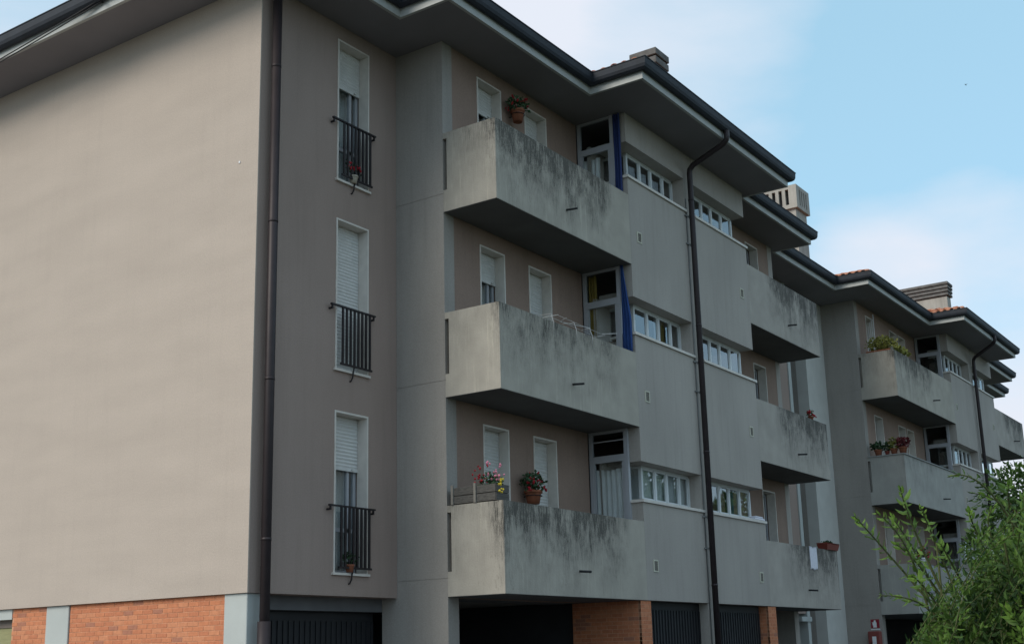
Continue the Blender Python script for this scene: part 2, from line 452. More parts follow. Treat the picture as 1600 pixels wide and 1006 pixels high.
def wall_y(name, x0, x1, y, z0, z1, holes, depth, m, parent):
    """wall facing -Y with rectangular openings (hx0,hx1,hz0,hz1) and their reveals"""
    xs_ = sorted({x0, x1, *[h[0] for h in holes], *[h[1] for h in holes]})
    zz = sorted({z0, z1, *[h[2] for h in holes], *[h[3] for h in holes]})
    b = MB()
    inh = lambda cx, cz: any(h[0] < cx < h[1] and h[2] < cz < h[3] for h in holes)
    for i in range(len(xs_)-1):
        for j in range(len(zz)-1):
            a, c, d, e = xs_[i], xs_[i+1], zz[j], zz[j+1]
            if inh((a+c)/2, (d+e)/2): continue
            b.quad((a,y,d),(c,y,d),(c,y,e),(a,y,e))
            b.quad((c,y+depth,d),(a,y+depth,d),(a,y+depth,e),(c,y+depth,e))
    Y2 = y + depth
    for h in holes:
        a, c, d, e = h
        b.quad((a,y,d),(a,y,e),(a,Y2,e),(a,Y2,d)); b.quad((c,y,e),(c,y,d),(c,Y2,d),(c,Y2,e))
        b.quad((a,y,e),(c,y,e),(c,Y2,e),(a,Y2,e)); b.quad((c,y,d),(a,y,d),(a,Y2,d),(c,Y2,d))
    b.quad((x0,y,z0),(x0,y,z1),(x0,Y2,z1),(x0,Y2,z0)); b.quad((x1,y,z1),(x1,y,z0),(x1,Y2,z0),(x1,Y2,z1))
    b.quad((x0,y,z1),(x1,y,z1),(x1,Y2,z1),(x0,Y2,z1)); b.quad((x1,y,z0),(x0,y,z0),(x0,Y2,z0),(x1,Y2,z0))
    return b.build(name, m, parent)

def shutter(b, x0, x1, y, z0, z1, pitch=0.052):
    n = max(1, int((z1 - z0) / pitch))
    p = (z1 - z0) / n
    for k in range(n):
        a = z0 + k * p; c = a + p
        prof = [(y, a), (y - 0.004, a + 0.008), (y - 0.011, a + p*0.5), (y - 0.004, c - 0.008), (y, c)]
        for (ya, za), (yb, zb_) in zip(prof, prof[1:]):
            b.quad((x0, ya, za), (x1, ya, za), (x1, yb, zb_), (x0, yb, zb_))
    b.quad((x1, y+.012, z0), (x0, y+.012, z0), (x0, y+.012, z1), (x1, y+.012, z1))
    b.box(x0, x1, y - 0.016, y + 0.012, z0 - 0.05, z0)
    b.box((x0+x1)/2 + (x1-x0)*.28, (x0+x1)/2 + (x1-x0)*.28 + .03, y - 0.045, y - .016, z0 - 0.035, z0 - .01)

def cloth(name, p0, p1, z0, z1, m, folds=6, amp=0.03, taper=None, parent=None, thick=0.006, seed=0, n=40):
    """hanging cloth from p0 to p1 (xy), with folds; taper(t)->(a,b) range of width kept at height t (0 top)"""
    b = MB(); b.smooth = True
    p0 = Vector((*p0, 0)); p1 = Vector((*p1, 0)); d = (p1-p0); nrm = Vector((-d.y, d.x, 0)).normalized()
    rnd = random.Random(seed); ph = [rnd.uniform(0, 6.28) for _ in range(3)]
    rows = 14
    def pt(i, j, off):
        u = i / n; t = j / rows
        a, c = taper(t) if taper else (0, 1)
        uu = a + (c - a) * u
        w_ = math.sin(u*folds*2*math.pi + ph[0] + 0.5*math.sin(t*3+ph[1]))*amp + math.sin(u*folds*4.3*math.pi+ph[2])*amp*.35
        p = p0 + d*uu + nrm*(w_+off)
        return (p.x, p.y, z1 + (z0 - z1)*t + 0.01*math.sin(u*9))
    for off, fl in ((0, 0), (thick, 1)):
        for j in range(rows):
            for i in range(n):
                q = [pt(i,j,off), pt(i+1,j,off), pt(i+1,j+1,off), pt(i,j+1,off)]
                b.quad(*(q if not fl else q[::-1]))
    for j in range(rows):
        for i in (0, n):
            b.quad(pt(i,j,0), pt(i,j,thick), pt(i,j+1,thick), pt(i,j+1,0))
    for i in range(n):
        for j in (0, rows):
            b.quad(pt(i,j,0), pt(i+1,j,0), pt(i+1,j,thick), pt(i,j,thick))
    o = b.build(name, m, parent)
    bm = bmesh.new(); bm.from_mesh(o.data); bmesh.ops.remove_doubles(bm, verts=bm.verts, dist=1e-4); bm.to_mesh(o.data); bm.free()
    for p in o.data.polygons: p.use_smooth = True
    return o

# ------------------------------------------------------------------ ground and far setting
def sheet(name, x0, x1, y0, y1, z, m):
    o = MB().quad((x0,y0,z),(x1,y0,z),(x1,y1,z),(x0,y1,z)).build(name, m)
    return tag(o, kind='structure')
sheet('ground', -1500, 3000, -1500, 3000, GZ, GRASS)
sheet('road', -60, 120, -9.5, -1.2, GZ + 0.004, ASPH)
pv = box('pavement', -0.9, 40, -1.2, 11.2, GZ + 0.0, GZ + 0.06, CONC); tag(pv, kind='structure')

sheet('bounce_ground', -40, -0.9, -1.2, 40, GZ + 0.004, mat('bounce_gravel', (.20, .19, .175), .95, var=.15, bump=.3))  # pale ground out of view, added for neutral bounce light on the walls
# ------------------------------------------------------------------ roof parts shared by both buildings
FPROF = [(0.006, ze - 0.004), (0.006, ze + 0.15), (-0.05, ze + 0.15), (-0.05, ze - 0.004)]
GPROF = [(0.008, ze+.315), (0.008, ze+.145), (.035, ze+.125), (.080, ze+.128), (.120, ze+.16), (.140, ze+.21), (.146, ze+.29), (.146, ze+.315), (.158, ze+.322),
         (.158, ze+.336), (.134, ze+.336), (.130, ze+.22), (.10, ze+.175), (.07, ze+.15), (.03, ze+.155)]
def sweep(name, path, prof, m, parent, closed_prof=True):
    """extrude (offset,z) profile along rectilinear path; outward is to the right-hand side of travel"""
    b = MB()
    pts = [Vector((*p, 0)) for p in path]
    dirs = [(pts[i+1]-pts[i]).normalized() for i in range(len(pts)-1)]
    nr = [Vector((d.y, -d.x, 0)) for d in dirs]
    rows = []
    for i, p in enumerate(pts):
        if i == 0: o = nr[0]
        elif i == len(pts)-1: o = nr[-1]
        else: o = nr[i-1] + nr[i]
        rows.append([(p.x + o.x*d, p.y + o.y*d, z) for d, z in prof])
    k = len(prof)
    for i in range(len(rows)-1):
        for j in range(k if closed_prof else k-1):
            j2 = (j+1) % k
            b.quad(rows[i][j], rows[i+1][j], rows[i+1][j2], rows[i][j2])
    for r_ in (rows[0], rows[-1]):
        i = len(b.v); b.v += r_; b.f.append(tuple(range(i, i+k))); b.m.append(0); b.sm.append(False)
    return b.build(name, m, parent)

outline = [(-0.846, DEP), (-0.846, ye1), (xi1, ye1), (xi1, ye2), (xi2, ye2), (xi2, ye3), (xi3, ye3), (xi3, ye2), (xi4, ye2), (xi4, ye1),
           (bi1, ye1), (bi1, ye2), (bi2, ye2), (bi2, ye3), (bi3, ye3), (bi3, ye2), (bi4, ye2), (bi4, ye1), (40.7, ye1), (40.7, DEP)]
SPLIT = 20.42
def front_y(x):
    for a, b_, y in ((-0.846, xi1, ye1), (xi1, xi2, ye2), (xi2, xi3, ye3), (xi3, xi4, ye2), (xi4, bi1, ye1), (bi1, bi2, ye2), (bi2, bi3, ye3), (bi3, bi4, ye2), (bi4, 40.7, ye1)):
        if a <= x < b_: return y
    return None
segs = []
for i in range(len(outline)-1):
    segs.append((outline[i], outline[i+1]))
segs.append((outline[-1], outline[0]))
def linf(x, y):
    d = 1e9
    for (ax, ay), (bx, by) in segs:
        dx = max(min(ax, bx) - x, 0, x - max(ax, bx)); dy = max(min(ay, by) - y, 0, y - max(ay, by))
        d = min(d, max(dx, dy))
    return d
PITCH = 0.33
def roof_for(bld, path, xa, xb_, ranges):
    sf = MB()
    for a, b_, y in ranges:
        sf.box(a, b_, y, DEP, ze, ze + 0.14)
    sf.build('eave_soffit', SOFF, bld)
    sweep('fascia', path, FPROF, FASC, bld)
    sweep('gutter', path, GPROF, GUTT, bld)
    # roof covering as a low corrugated hip surface
    st = 0.24
    b = MB(); nx = int((xb_-xa)/st); ny = int((DEP-ye3)/st)
    hh = {}
    for i in range(nx+1):
        for j in range(ny+1):
            x = xa + (xb_-xa)*i/nx; y = ye3 + (DEP-ye3)*j/ny
            fy = front_y(min(max(x, -0.845), 40.69))
            hh[i, j] = (x, y, ze + 0.30 + PITCH*linf(x, y) + (0.03 if (i+j) % 2 else 0)) if y >= fy - 1e-6 else None
    for i in range(nx):
        for j in range(ny):
            q = [hh[i,j], hh[i+1,j], hh[i+1,j+1], hh[i,j+1]]
            if all(q): b.quad(*q)
    b.build('roof_covering', TILE[0], bld)

def tile_rows(bld, x, y0, y1, rows=4):
    """barrel tiles on a hip slope that rises towards +X from the edge x; seen over the gutter"""
    me = bpy.data.meshes.new('roof_tile')
    v = []; f = []
    n = 7
    for i, (xx, zz, rr) in enumerate(((0, 0, .095), (.42, .42*PITCH, .075))):
        for j in range(n):
            a = math.pi*j/(n-1)
            v.append((xx, -math.cos(a)*rr, zz + math.sin(a)*rr))
        for j in range(n):
            a = math.pi*j/(n-1)
            v.append((xx, -math.cos(a)*(rr-.014), zz + math.sin(a)*(rr-.014)))
    for j in range(n-1):
        f += [(j, j+1, 2*n+j+1, 2*n+j), (n+j+1, n+j, 3*n+j, 3*n+j+1), (j+1, j, n+j, n+j+1)]
    me.from_pydata(v, [], f)
    for p in me.polygons: p.use_smooth = True
    me.materials.append(TILE[1])
    me2 = me.copy(); me2.materials.clear(); me2.materials.append(TILE[0])
    cnt = int(round((y1-y0)/0.2))
    for r_ in range(rows):
        dx = max(0, r_*0.36 - .1)
        for k in range(cnt):
            y = y0 + dx + (k+.5)*(y1-y0)/cnt
            o = bpy.data.objects.new('roof_tile', random.choice((me, me, me2)))
            place(o, (x - 0.06 + r_*0.36 + random.uniform(-.012, .012), y + random.uniform(-.01, .01), ze + 0.315 + r_*0.36*PITCH + random.uniform(0, .012)), bld)

def chimney(bld, x0, x1, y0, y1, z0, zc, z1, style):
    if style == 'slots':
        b = MB()
        b.box(x0+.09, x1-.09, y0+.09, y1-.09, z0, zc)
        o = b.build('chimney', CHIM, bld)
        c = MB()
        c.box(x0, x1, y0, y1, zc, zc+.12); c.box(x0, x1, y0, y1, z1-.12, z1)
        # posts with dark slots between
        def posts(a0, a1, fixed, axis):
            n = 4 if axis == 'x' else 11
            margin = .22 if axis == 'x' else .15
            edges = [a0, a0+margin]
            gapw = (a1-a0-2*margin) / (2*n-1)
            cur = a0+margin
            spans = [(a0, a0+margin)]
            for k in range(n-1):
                spans.append((cur+gapw*(2*k+1), cur+gapw*(2*k+2)))
            spans.append((a1-margin, a1))
            for s0, s1 in spans:
                if axis == 'x': c.box(s0, s1, fixed, fixed+.10, zc+.12, z1-.12)
                else: c.box(fixed, fixed+.10, s0, s1, zc+.12, z1-.12)
        posts(x0, x1, y0, 'x'); posts(x0, x1, y1-.10, 'x')
        posts(y0+.10, y1-.10, x0, 'y'); posts(y0+.10, y1-.10, x1-.10, 'y')
        c.build('slotted_cap', CHIM, o)
        box('flue_core', x0+.13, x1-.13, y0+.13, y1-.13, zc+.12, z1-.13, DARK, o)
    else:
        n = 4 if style == 'four' else 3
        o = box('chimney', x0+.07, x1-.07, y0+.07, y1-.07, z0, zc, CHIM if style == 'four' else CHIMD, bld)
        h = (z1-zc)/n
        for k in range(n):
            box('cap_slab', x0 - .01*k, x1 + .01*k, y0 - .01*k, y1 + .01*k, zc + k*h + .035, zc + (k+1)*h, CHIMD, o, bevel=.012)
        box('flue_core', x0+.16, x1-.16, y0+.16, y1-.16, zc, z1-.05, DARK, o)
    return o

# ------------------------------------------------------------------ windows and doors
def surround(bld, x0, x1, y, z0, z1, sill=True, recess=0.19, name='window', m=MARBLE):
    b = MB(); t = 0.028; pr = 0.012
    Y1 = y + recess
    b.box(x0, x0+t, y-pr, Y1, z0, z1); b.box(x1-t, x1, y-pr, Y1, z0, z1)
    b.box(x0+t, x1-t, y-pr, Y1, z1-t, z1)
    if sill: b.box(x0-.035, x1+.02, y-pr-.03, Y1, z0-.03, z0+.005)
    return b.build(name, m, bld)

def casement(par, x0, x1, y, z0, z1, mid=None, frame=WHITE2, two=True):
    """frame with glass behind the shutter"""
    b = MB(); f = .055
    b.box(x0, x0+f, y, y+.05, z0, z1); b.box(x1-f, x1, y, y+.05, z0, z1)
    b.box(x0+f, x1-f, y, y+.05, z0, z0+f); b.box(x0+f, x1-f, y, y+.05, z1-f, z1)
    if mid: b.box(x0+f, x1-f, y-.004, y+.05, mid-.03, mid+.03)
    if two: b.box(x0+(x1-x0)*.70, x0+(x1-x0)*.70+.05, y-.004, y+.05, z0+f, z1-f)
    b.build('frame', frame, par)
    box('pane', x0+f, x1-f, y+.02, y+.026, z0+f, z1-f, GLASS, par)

def shuttered(bld, x0, x1, y, z0, z1, cut, sill=True, mid=None, curtain=None):
    s = surround(bld, x0, x1, y, z0, z1, sill)
    t = .028
    if cut is not None:
        b = MB(); shutter(b, x0+t+.004, x1-t-.004, y+.185, max(cut, z0+.06), z1-t)
        b.build('roller_shutter', SHUT, s)
    if cut is None or cut > z0 + .2:
        casement(s, x0+t, x1-t, y+.215, z0+.005, z1-t, mid)
    if curtain:
        cloth('net_curtain', (x0+t+.04, y+.36), (x1-t-.04, y+.36), z0+.05, z1-.1, curtain, 5, .025, parent=s, n=24)
    return s

def railing(bld, x0, x1, z, zlow, y, nb=8, xb0=None, xb1=None):
    """iron railing in front of a French window"""
    b = MB(); yr = y - .07
    b.box(x0, x1, yr-.022, yr+.018, z-.012, z+.012)
    o = b.build('railing', IRON, bld)
    br_ = MB()
    for x in (x0+.03, x1-.03):
        br_.box(x-.012, x+.012, yr, y, z-.07, z-.045); br_.box(x-.012, x+.012, yr-.01, yr+.012, z-.07, z-.012)
    br_.build('wall_bracket', IRON, o)
    me = None
    for k in range(nb):
        x = xb0 + (xb1-xb0)*k/(nb-1)
        if me is None:
            ob = box('baluster', x-.019, x+.019, yr-.010, yr+.010, zlow, z-.012, IRON, o); me = ob.data; zz0 = WORLD[ob.name]
        else:
            place(bpy.data.objects.new('baluster', me), (x, zz0.y, zz0.z), o)
    box('bottom_rail', xb0-.05, xb1+.05, yr-.012, yr+.012, zlow-.03, zlow, IRON, o)
    c = MB(); xc = (x0+x1)/2 + .02
    c.tube([(xc, yr, zlow-.03), (xc, yr+.03, zlow-.18), (xc-.01, yr+.05, zlow-.23), (xc-.02, y, zlow-.24)], .012, 6)
    c.build('hook', IRON, o)
    return o

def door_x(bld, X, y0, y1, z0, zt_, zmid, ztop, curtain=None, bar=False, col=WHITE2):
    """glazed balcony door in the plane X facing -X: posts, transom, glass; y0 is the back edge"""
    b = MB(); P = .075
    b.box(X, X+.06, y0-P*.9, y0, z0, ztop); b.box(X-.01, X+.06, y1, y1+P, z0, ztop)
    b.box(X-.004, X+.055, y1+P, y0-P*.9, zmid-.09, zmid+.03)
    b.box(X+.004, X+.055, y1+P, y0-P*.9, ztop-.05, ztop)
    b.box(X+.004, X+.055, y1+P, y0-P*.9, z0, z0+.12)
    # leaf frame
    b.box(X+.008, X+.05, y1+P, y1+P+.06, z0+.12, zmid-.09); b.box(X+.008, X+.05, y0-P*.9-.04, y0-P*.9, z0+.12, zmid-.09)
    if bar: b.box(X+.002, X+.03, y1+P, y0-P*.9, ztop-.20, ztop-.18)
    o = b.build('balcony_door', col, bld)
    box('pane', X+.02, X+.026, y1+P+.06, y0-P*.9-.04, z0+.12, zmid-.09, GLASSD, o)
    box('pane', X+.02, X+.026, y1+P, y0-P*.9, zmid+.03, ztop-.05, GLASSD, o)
    return o

def ribbon(bld, x_list, y, z0, z1, left_return=None, mt=WHITE, openf=()):
    """strip window facing -Y; x_list = mullion centres"""
    b = MB(); f = .03
    a, c = x_list[0], x_list[-1]
    b.box(a, c, y, y+.05, z1-.045, z1); b.box(a, c, y, y+.05, z0, z0+.075)
    for k, x in enumerate(x_list):
        wv = .033 if k not in (0, len(x_list)-1) else .028
        b.box(x-wv, x+wv, y-.006, y+.052, z0+.075, z1-.045)
    if left_return:
        b.box(a, a+.05, y+.052, left_return, z1-.045, z1); b.box(a, a+.05, y+.052, left_return, z0, z0+.075)
    o = b.build('strip_window', mt, bld)
    for k in range(len(x_list)-1):
        p0, p1 = x_list[k]+.033, x_list[k+1]-.033
        s = MB()
        s.box(p0, p0+.022, y+.008, y+.04, z0+.075, z1-.045); s.box(p1-.022, p1, y+.008, y+.04, z0+.075, z1-.045)
        s.box(p0+.022, p1-.022, y+.008, y+.04, z0+.075, z0+.1); s.box(p0+.022, p1-.022, y+.008, y+.04, z1-.07, z1-.045)
        s.build('sash', mt, o)
        box('pane', p0+.022, p1-.022, y+.02, y+.025, z0+.1, z1-.07, GLASS, o)
    if left_return:
        box('pane', a+.02, a+.026, y+.052, left_return, z0+.075, z1-.045, GLASS, o)
    return o

def vent(bld, x, z, y=yp):
    b = MB(); w_, h = .085, .105
    b.box(x-w_, x+w_, y-.012, y, z+h-.022, z+h); b.box(x-w_, x+w_, y-.012, y, z-h, z-h+.022)
    b.box(x-w_, x-w_+.024, y-.012, y, z-h+.022, z+h-.022); b.box(x+w_-.02, x+w_, y-.012, y, z-h+.022, z+h-.022)
    o = b.build('vent_grille', CREAM, bld)
    s = MB()
    for k in range(5):
        zz = z-h+.03+k*.032
        s.quad((x-w_+.024, y-.009, zz), (x+w_-.02, y-.009, zz), (x+w_-.02, y-.003, zz+.026), (x-w_+.024, y-.003, zz+.026))
    s.build('louvre', mat('vent_shade', (.17, .155, .13), .8), o)

def spout(bld, x, z, y=yp, ln=.21):
    b = MB(); b.tube([(x, y+.02, z), (x, y-ln, z-.02)], .019, 8)
    b.build('drain_spout', DARK, bld)

def balcony(bld, x0, x1, m, side, top_cap=False, k=0, jag=True):
    """concrete tub: side='left' has its end wall at x0, 'right' at x1. Origin at parapet top for the stains."""
    z0 = zb + 3*k; z1 = zt + 3*k; th = .13
    b = MB()
    b.box(x0, x1, yp, yp+th, z0, z1)                                  # front parapet
    if side == 'left':
        b.box(x0, x0+th, yp+th, yf-.075, z0, z1)
        b.box(x0, x0+th, yf-.075, yf-.002, z0, z0+.36); b.box(x0+.10, x0+th, yf-.075, yf-.002, z0+.36, z1-.10)
        b.box(x0, x0+th, yf-.075, yf-.002, z1-.10, z1)
        b.box(x0+th, x1, yp+th, yf-.002, z0+.012, z0+.2)
    else:
        b.box(x1-th, x1, yp+th, yf-.002, z0, z1)
        b.box(x0, x1-th, yp+th, yf-.002, z0+.012, z0+.2)
    o = b.build('balcony', m, bld, origin=(x0, yp, z1))
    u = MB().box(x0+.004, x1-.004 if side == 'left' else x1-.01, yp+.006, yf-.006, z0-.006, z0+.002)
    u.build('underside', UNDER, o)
    if top_cap:
        c = MB()
        c.box(x0-.03, x1, yp-.03, yp+th+.02, z1+.001, z1+.03)
        c.box(x0-.03, x0+th+.02, yp+th+.02, yf-.01, z1+.001, z1+.03)
        c.build('parapet_cap', mat('cap_stone', (.27, .27, .26), .8), o)
    return o

def garage_door(bld, x0, x1, y, z0, z1):
    o = box('garage_door', x0, x1, y, y+.04, z0, z1, DOORM, bld)
    b = MB(); x = x0+.06
    while x < x1-.04:
        b.box(x, x+.045, y-.018, y-.001, z0+.02, z1-.14); x += .11
    b.box(x0+.02, x1-.02, y-.012, y-.001, z1-.12, z1-.02)
    b.build('rib', DOORM, o)
    return o

BR_N = [0]
BRICK_ME = {}
def brick_mesh(w_, mi, axis, h=.0585, d=.05):
    key = (round(w_, 3), mi, axis)
    if key not in BRICK_ME:
        me = bpy.data.meshes.new('brick')
        sx, sy = (w_/2, d/2) if axis == 'x' else (d/2, w_/2)
        hz = h/2; e = .0022
        b = MB(); b.box(-sx, sx, -sy, sy, -hz, hz)
        me.from_pydata(b.v, [], b.f)
        bm = bmesh.new(); bm.from_mesh(me); bmesh.ops.bevel(bm, geom=bm.edges[:], offset=e, segments=1, affect='EDGES'); bm.to_mesh(me); bm.free()
        me.materials.append(BRICK[mi]); BRICK_ME[key] = me
    return BRICK_ME[key]
def brickwork(bld, axis, a0, a1, plane, z0, z1, ztop_vis, seed=0, facing=-1):
    """running bond. axis 'y': wall in plane X facing -X; axis 'x': wall in plane Y facing -Y. Rows above ztop_vis are single bricks, the rest is one joined part."""
    rnd = random.Random(seed)
    pit, wid = .0665, .2
    st = MB(); d = .05
    r = 0
    z = z1 - pit/2
    while z > z0 + .02:
        off = (wid+.0105)/2 * (r % 2)
        a = a0 - off
        while a < a1 - .01:
            s0, s1 = max(a, a0), min(a+wid, a1)
            if s1 - s0 > .03:
                c = (s0+s1)/2; w_ = s1-s0
                j = rnd.uniform(0, .003)
                mi = rnd.choices((0, 1, 2, 3), (5, 4, 3, .7))[0]
                pos = (plane + d/2 - j, c, z) if axis == 'y' else (c, plane + d/2 - j, z)
                if z > ztop_vis:
                    me = brick_mesh(w_, mi, axis)
                    place(bpy.data.objects.new('brick', me), pos, bld); BR_N[0] += 1
                else:
                    st.cur = mi
                    if axis == 'y': st.box(plane-j, plane-j+d, s0, s1, z-.028, z+.028)
                    else: st.box(s0, s1, plane-j, plane-j+d, z-.028, z+.028)
            a += wid + .0105
        z -= pit; r += 1
    if st.v:
        tag(st.build('lower_brickwork', BRICK, bld), kind='stuff')
    if axis == 'y': box('mortar_bed', plane+.0035, plane+.06, a0, a1, z0, z1, MORT, bld)
    else: box('mortar_bed', a0, a1, plane+.0035, plane+.06, z0, z1, MORT, bld)

# ================================================================== BUILDING 1
B1 = thing('apartment_building', (0, 0, GZ), 'near three storey apartment block with beige gable wall, brick base and grey concrete balconies', 'building', 'apartment blocks')
K = (0, 1, 2)
# gable wall
wl = MB(); wl.box(0, .02, .0, .3, zs, ze - .002); wl.box(0, .3, .3, DEP, zs, ze - .002); wl.build('gable_wall', BEIGE, B1)
wx0, wx1 = 1.6455, 2.3896
holes = [(wx0, wx1, zwb+3*k, zwt+3*k) for k in K]
wall_y('front_wall', .0202, xb-.004, 0, zs, ze-.002, holes, .299, PINK, B1)
box('wall_plug', -.012, .0, .36, .39, 8.13, 8.165, WPNT, B1, bevel=.004)
# ground floor of the gable: piers and brick panels, slightly set back
G0 = GZ + .06
box('pier', .035, .40, .035, .47, G0, zs-.002, PIER, B1, bevel=.008)
box('pier', .045, .40, 3.81, 4.35, G0, zs-.002, PIER, B1, bevel=.008)
brickwork(B1, 'y', .47, 3.79, .062, G0, zs-.004, 1.33, seed=1)
brickwork(B1, 'y', 4.35, 5.22, .062, G0, zs-.004, 1.33, seed=2)
lt = box('lintel', .05, .30, 5.22, 7.0, 1.84, zs-.004, PIER, B1)
bx = box('shutter_box', .16, .30, 5.22, 7.0, 1.72, 1.838, mat('brown_box', (.16, .13, .11), .7), B1)
gs = box('side_shutter', .18, .22, 5.22, 7.0, .2, 1.718, mat('olive_shutter', (.27, .26, .13), .7, stretch=(1, 1, 6), scale=6), B1)
box('gable_base_wall', .23, .4, .47, DEP, G0, zs-.006, CONC, B1)
box('brick_return', .09, .2, 7.0, DEP, G0, zs-.01, BRICK[0], B1)
# Wall A ground floor: garage
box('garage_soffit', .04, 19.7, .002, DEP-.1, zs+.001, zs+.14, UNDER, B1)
box('door_header', .40, xb-.006, .30, .42, 1.80, zs-.002, mat('header', (.13, .13, .135), .8), B1)
garage_door(B1, .40, xb-.03, .46, G0, 1.80)
# wall B : concrete return that steps forward, with horizontal casting joints
zj = [GZ, 2.24, 5.24, 8.28, ze-.002]
for a, c in zip(zj, zj[1:]):
    box('concrete_panel', xb, xbf, yf, .30, a + (.005 if a > 0 else .06), c - (.005 if c < 10 else 0), CONC, B1)
box('joint_backing', xb+.006, xbf-.006, yf+.006, .28, G0, ze-.01, CONC, B1)
# loggia back wall
vh = []
for k in K:
    vh += [(4.042, 4.759, zb+.22+3*k, zwt+3*k), (5.479, 6.201, zb+.22+3*k, zwt+3*k)]
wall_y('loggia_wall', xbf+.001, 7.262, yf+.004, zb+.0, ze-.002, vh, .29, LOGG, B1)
for k in K:
    shuttered(B1, wx0, wx1, 0, zwb+3*k, zwt+3*k, {2: 10.03, 1: 5.30, 0: 3.90}[k], True, mid=2.97+3*k, curtain=NET if k != 1 else None)
    railing(B1, 1.477, 2.472, 3.275+3*k, 2.41+3*k, 0, 8, 1.74, 2.35)
    shuttered(B1, 4.042, 4.759, yf+.004, zb+.22+3*k, zwt+3*k, {2: 10.22, 1: 7.21, 0: 2.2}[k], False, curtain=NET if k == 1 else None)
    shuttered(B1, 5.479, 6.201, yf+.004, zb+.22+3*k, zwt+3*k, 2.2+3*k, False)

# kitchens: panels, strip windows, corner doors
def kitchen_block(bld, X0, X1, k, left=True, setback=.48, top=None, x_list=None):
    """front panel between two lintels and the strip window above it; left=True: free corner on the left"""
    lo = zb if k == 0 else zl + 3*(k-1)
    hi = zsl + 3*k - .05
    p = MB(); th = .20
    p.box(X0, X1, yp, yp+th, lo, hi)
    if left:
        p.box(X0, X0+.16, yp+th, -1.775, zt+3*k-.3, hi)
        if k > 0: p.box(X0, X0+.16, yp+th, -1.775, lo, zb+3*k+.1)
        p.box(X0+.16, X0+.6, yp+th, -1.2, hi-.18, hi)
        p.box(X0+.16, X0+.6, yp+th, -1.2, lo, lo+.18) if k > 0 else None
    else:
        p.box(X1-.16, X1, yp+th, -1.0, zt+3*k-.3, hi)
        if k > 0: p.box(X1-.16, X1, yp+th, -1.0, lo, zb+3*k+.1)
    p.box(X0+(.6 if left else 0), X1-(.16 if not left else 0), yp+th, -1.45, hi-.16, hi)
    if k > 0: p.box(X0+(.6 if left else 0), X1-(.16 if not left else 0), yp+th, -1.45, lo, lo+.16)
    p.build('front_panel', GREY, bld)
    s = MB()
    if left:
        s.box(X0-.035, X1+.03, yp-.035, -1.745, hi+.001, hi+.05); s.box(X0+.06, X0+.45, -1.745, -1.45, hi+.001, hi+.05)
    else:
        s.box(X0+.0, X1+.035, yp-.035, -1.745, hi+.001, hi+.05)
    s.build('window_sill', MARBLE, bld)
    wz0, wz1 = hi+.05, zl+3*k-.002
    ribbon(bld, x_list, -1.74, wz0, wz1, left_return=-1.22 if left else None)

xlL = [7.80, 8.31, 8.76, 9.26, 9.65]
xlR = [10.10, 10.52, 11.0, 11.46, 11.96, 12.46]
for k in K:
    kitchen_block(B1, xe, xp, k, True, x_list=xlL)
    kitchen_block(B1, xq, xe2, k, False, x_list=xlR)
    box('jamb_wall', xp+.001, xq-.001, yp+.012, yp+.5, zb-.0 if k == 0 else zb+3*k, zb+3*(k+1)-.002 if k < 2 else ze-.002, GREY, B1)
    balcony(B1, xb, xe-.002, STLS[k], 'left', k=k)
    balcony(B1, xe2+.002, xr, STRS[k], 'right', k=k)
    vent(B1, 7.665, 2.565+3*k); vent(B1, 12.19, 2.54+3*k)
    spout(B1, 5.13, 2.37+3*k); spout(B1, 14.72, 2.36+3*k)
# top blocks above the third floor windows
for a, c, left in ((xe, xp, True), (xq, xe2, False)):
    t_ = MB(); lo = zl+6
    t_.box(a, c, yp, yp+.2, lo, ze-.002)
    if left: t_.box(a, a+.16, yp+.2, -1.775, lo, ze-.002)
    else: t_.box(c-.16, c, yp+.2, -1.0, lo, ze-.002)
    t_.box(a+(.16 if left else 0), c-(.16 if not left else 0), yp+.2, -1.3, lo, lo+.14)
    t_.build('top_panel', GREY, B1)
# strip pier down to the ground
box('strip_pier', xp+.001, xq-.001, yp+.012, -1.5, G0, zb-.002, GREY, B1)
for k in K: box('nook_wall', xe+.02, 7.86, -1.22, -1.15, zsl+3*k-.2, zl+3*k+.1, GREY, B1)
# balcony doors in the loggia end wall
for k in K:
    door_x(B1, 7.268, -.985, -1.775, zb+.2+3*k, None, zwt-.2+3*k if k == 0 else (4.36+3*k), zb+3*(k+1)-.004 if k < 2 else ze-.004, bar=(k == 0))
# right-hand loggia wall
rh = [(14.975, 15.70, zb+.22+3*k, zwt+3*k) for k in K]
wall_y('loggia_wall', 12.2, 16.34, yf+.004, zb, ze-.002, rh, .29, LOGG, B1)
box('corner_strip', 16.34, 16.60, yf, .30, G0, ze-.002, GREY, B1)
for k in K:
    s = surround(B1, 14.975, 15.70, yf+.004, zb+.22+3*k, zwt+3*k, False)
    casement(s, 15.003, 15.672, yf+.22, zb+.23+3*k, zwt+3*k-.03, 3.0+3*k if k else None)
wall_y('front_wall', 16.602, 19.55, 0, zs, ze-.002, [], .29, PINK, B1)
box('end_strip', 19.552, END1, -.03, .30, G0, ze-.002, PIER, B1)
box('pier_cap', 19.10, END1+.04, -.06, .05, 1.80, 1.92, PIER, B1)
box('end_wall', END1-.28, END1-.002, .30, DEP, G0, ze-.002, CONC, B1)
box('rear_wall', .3, END1-.28, DEP-.3, DEP-.01, G0, ze-.002, BEIGE, B1)
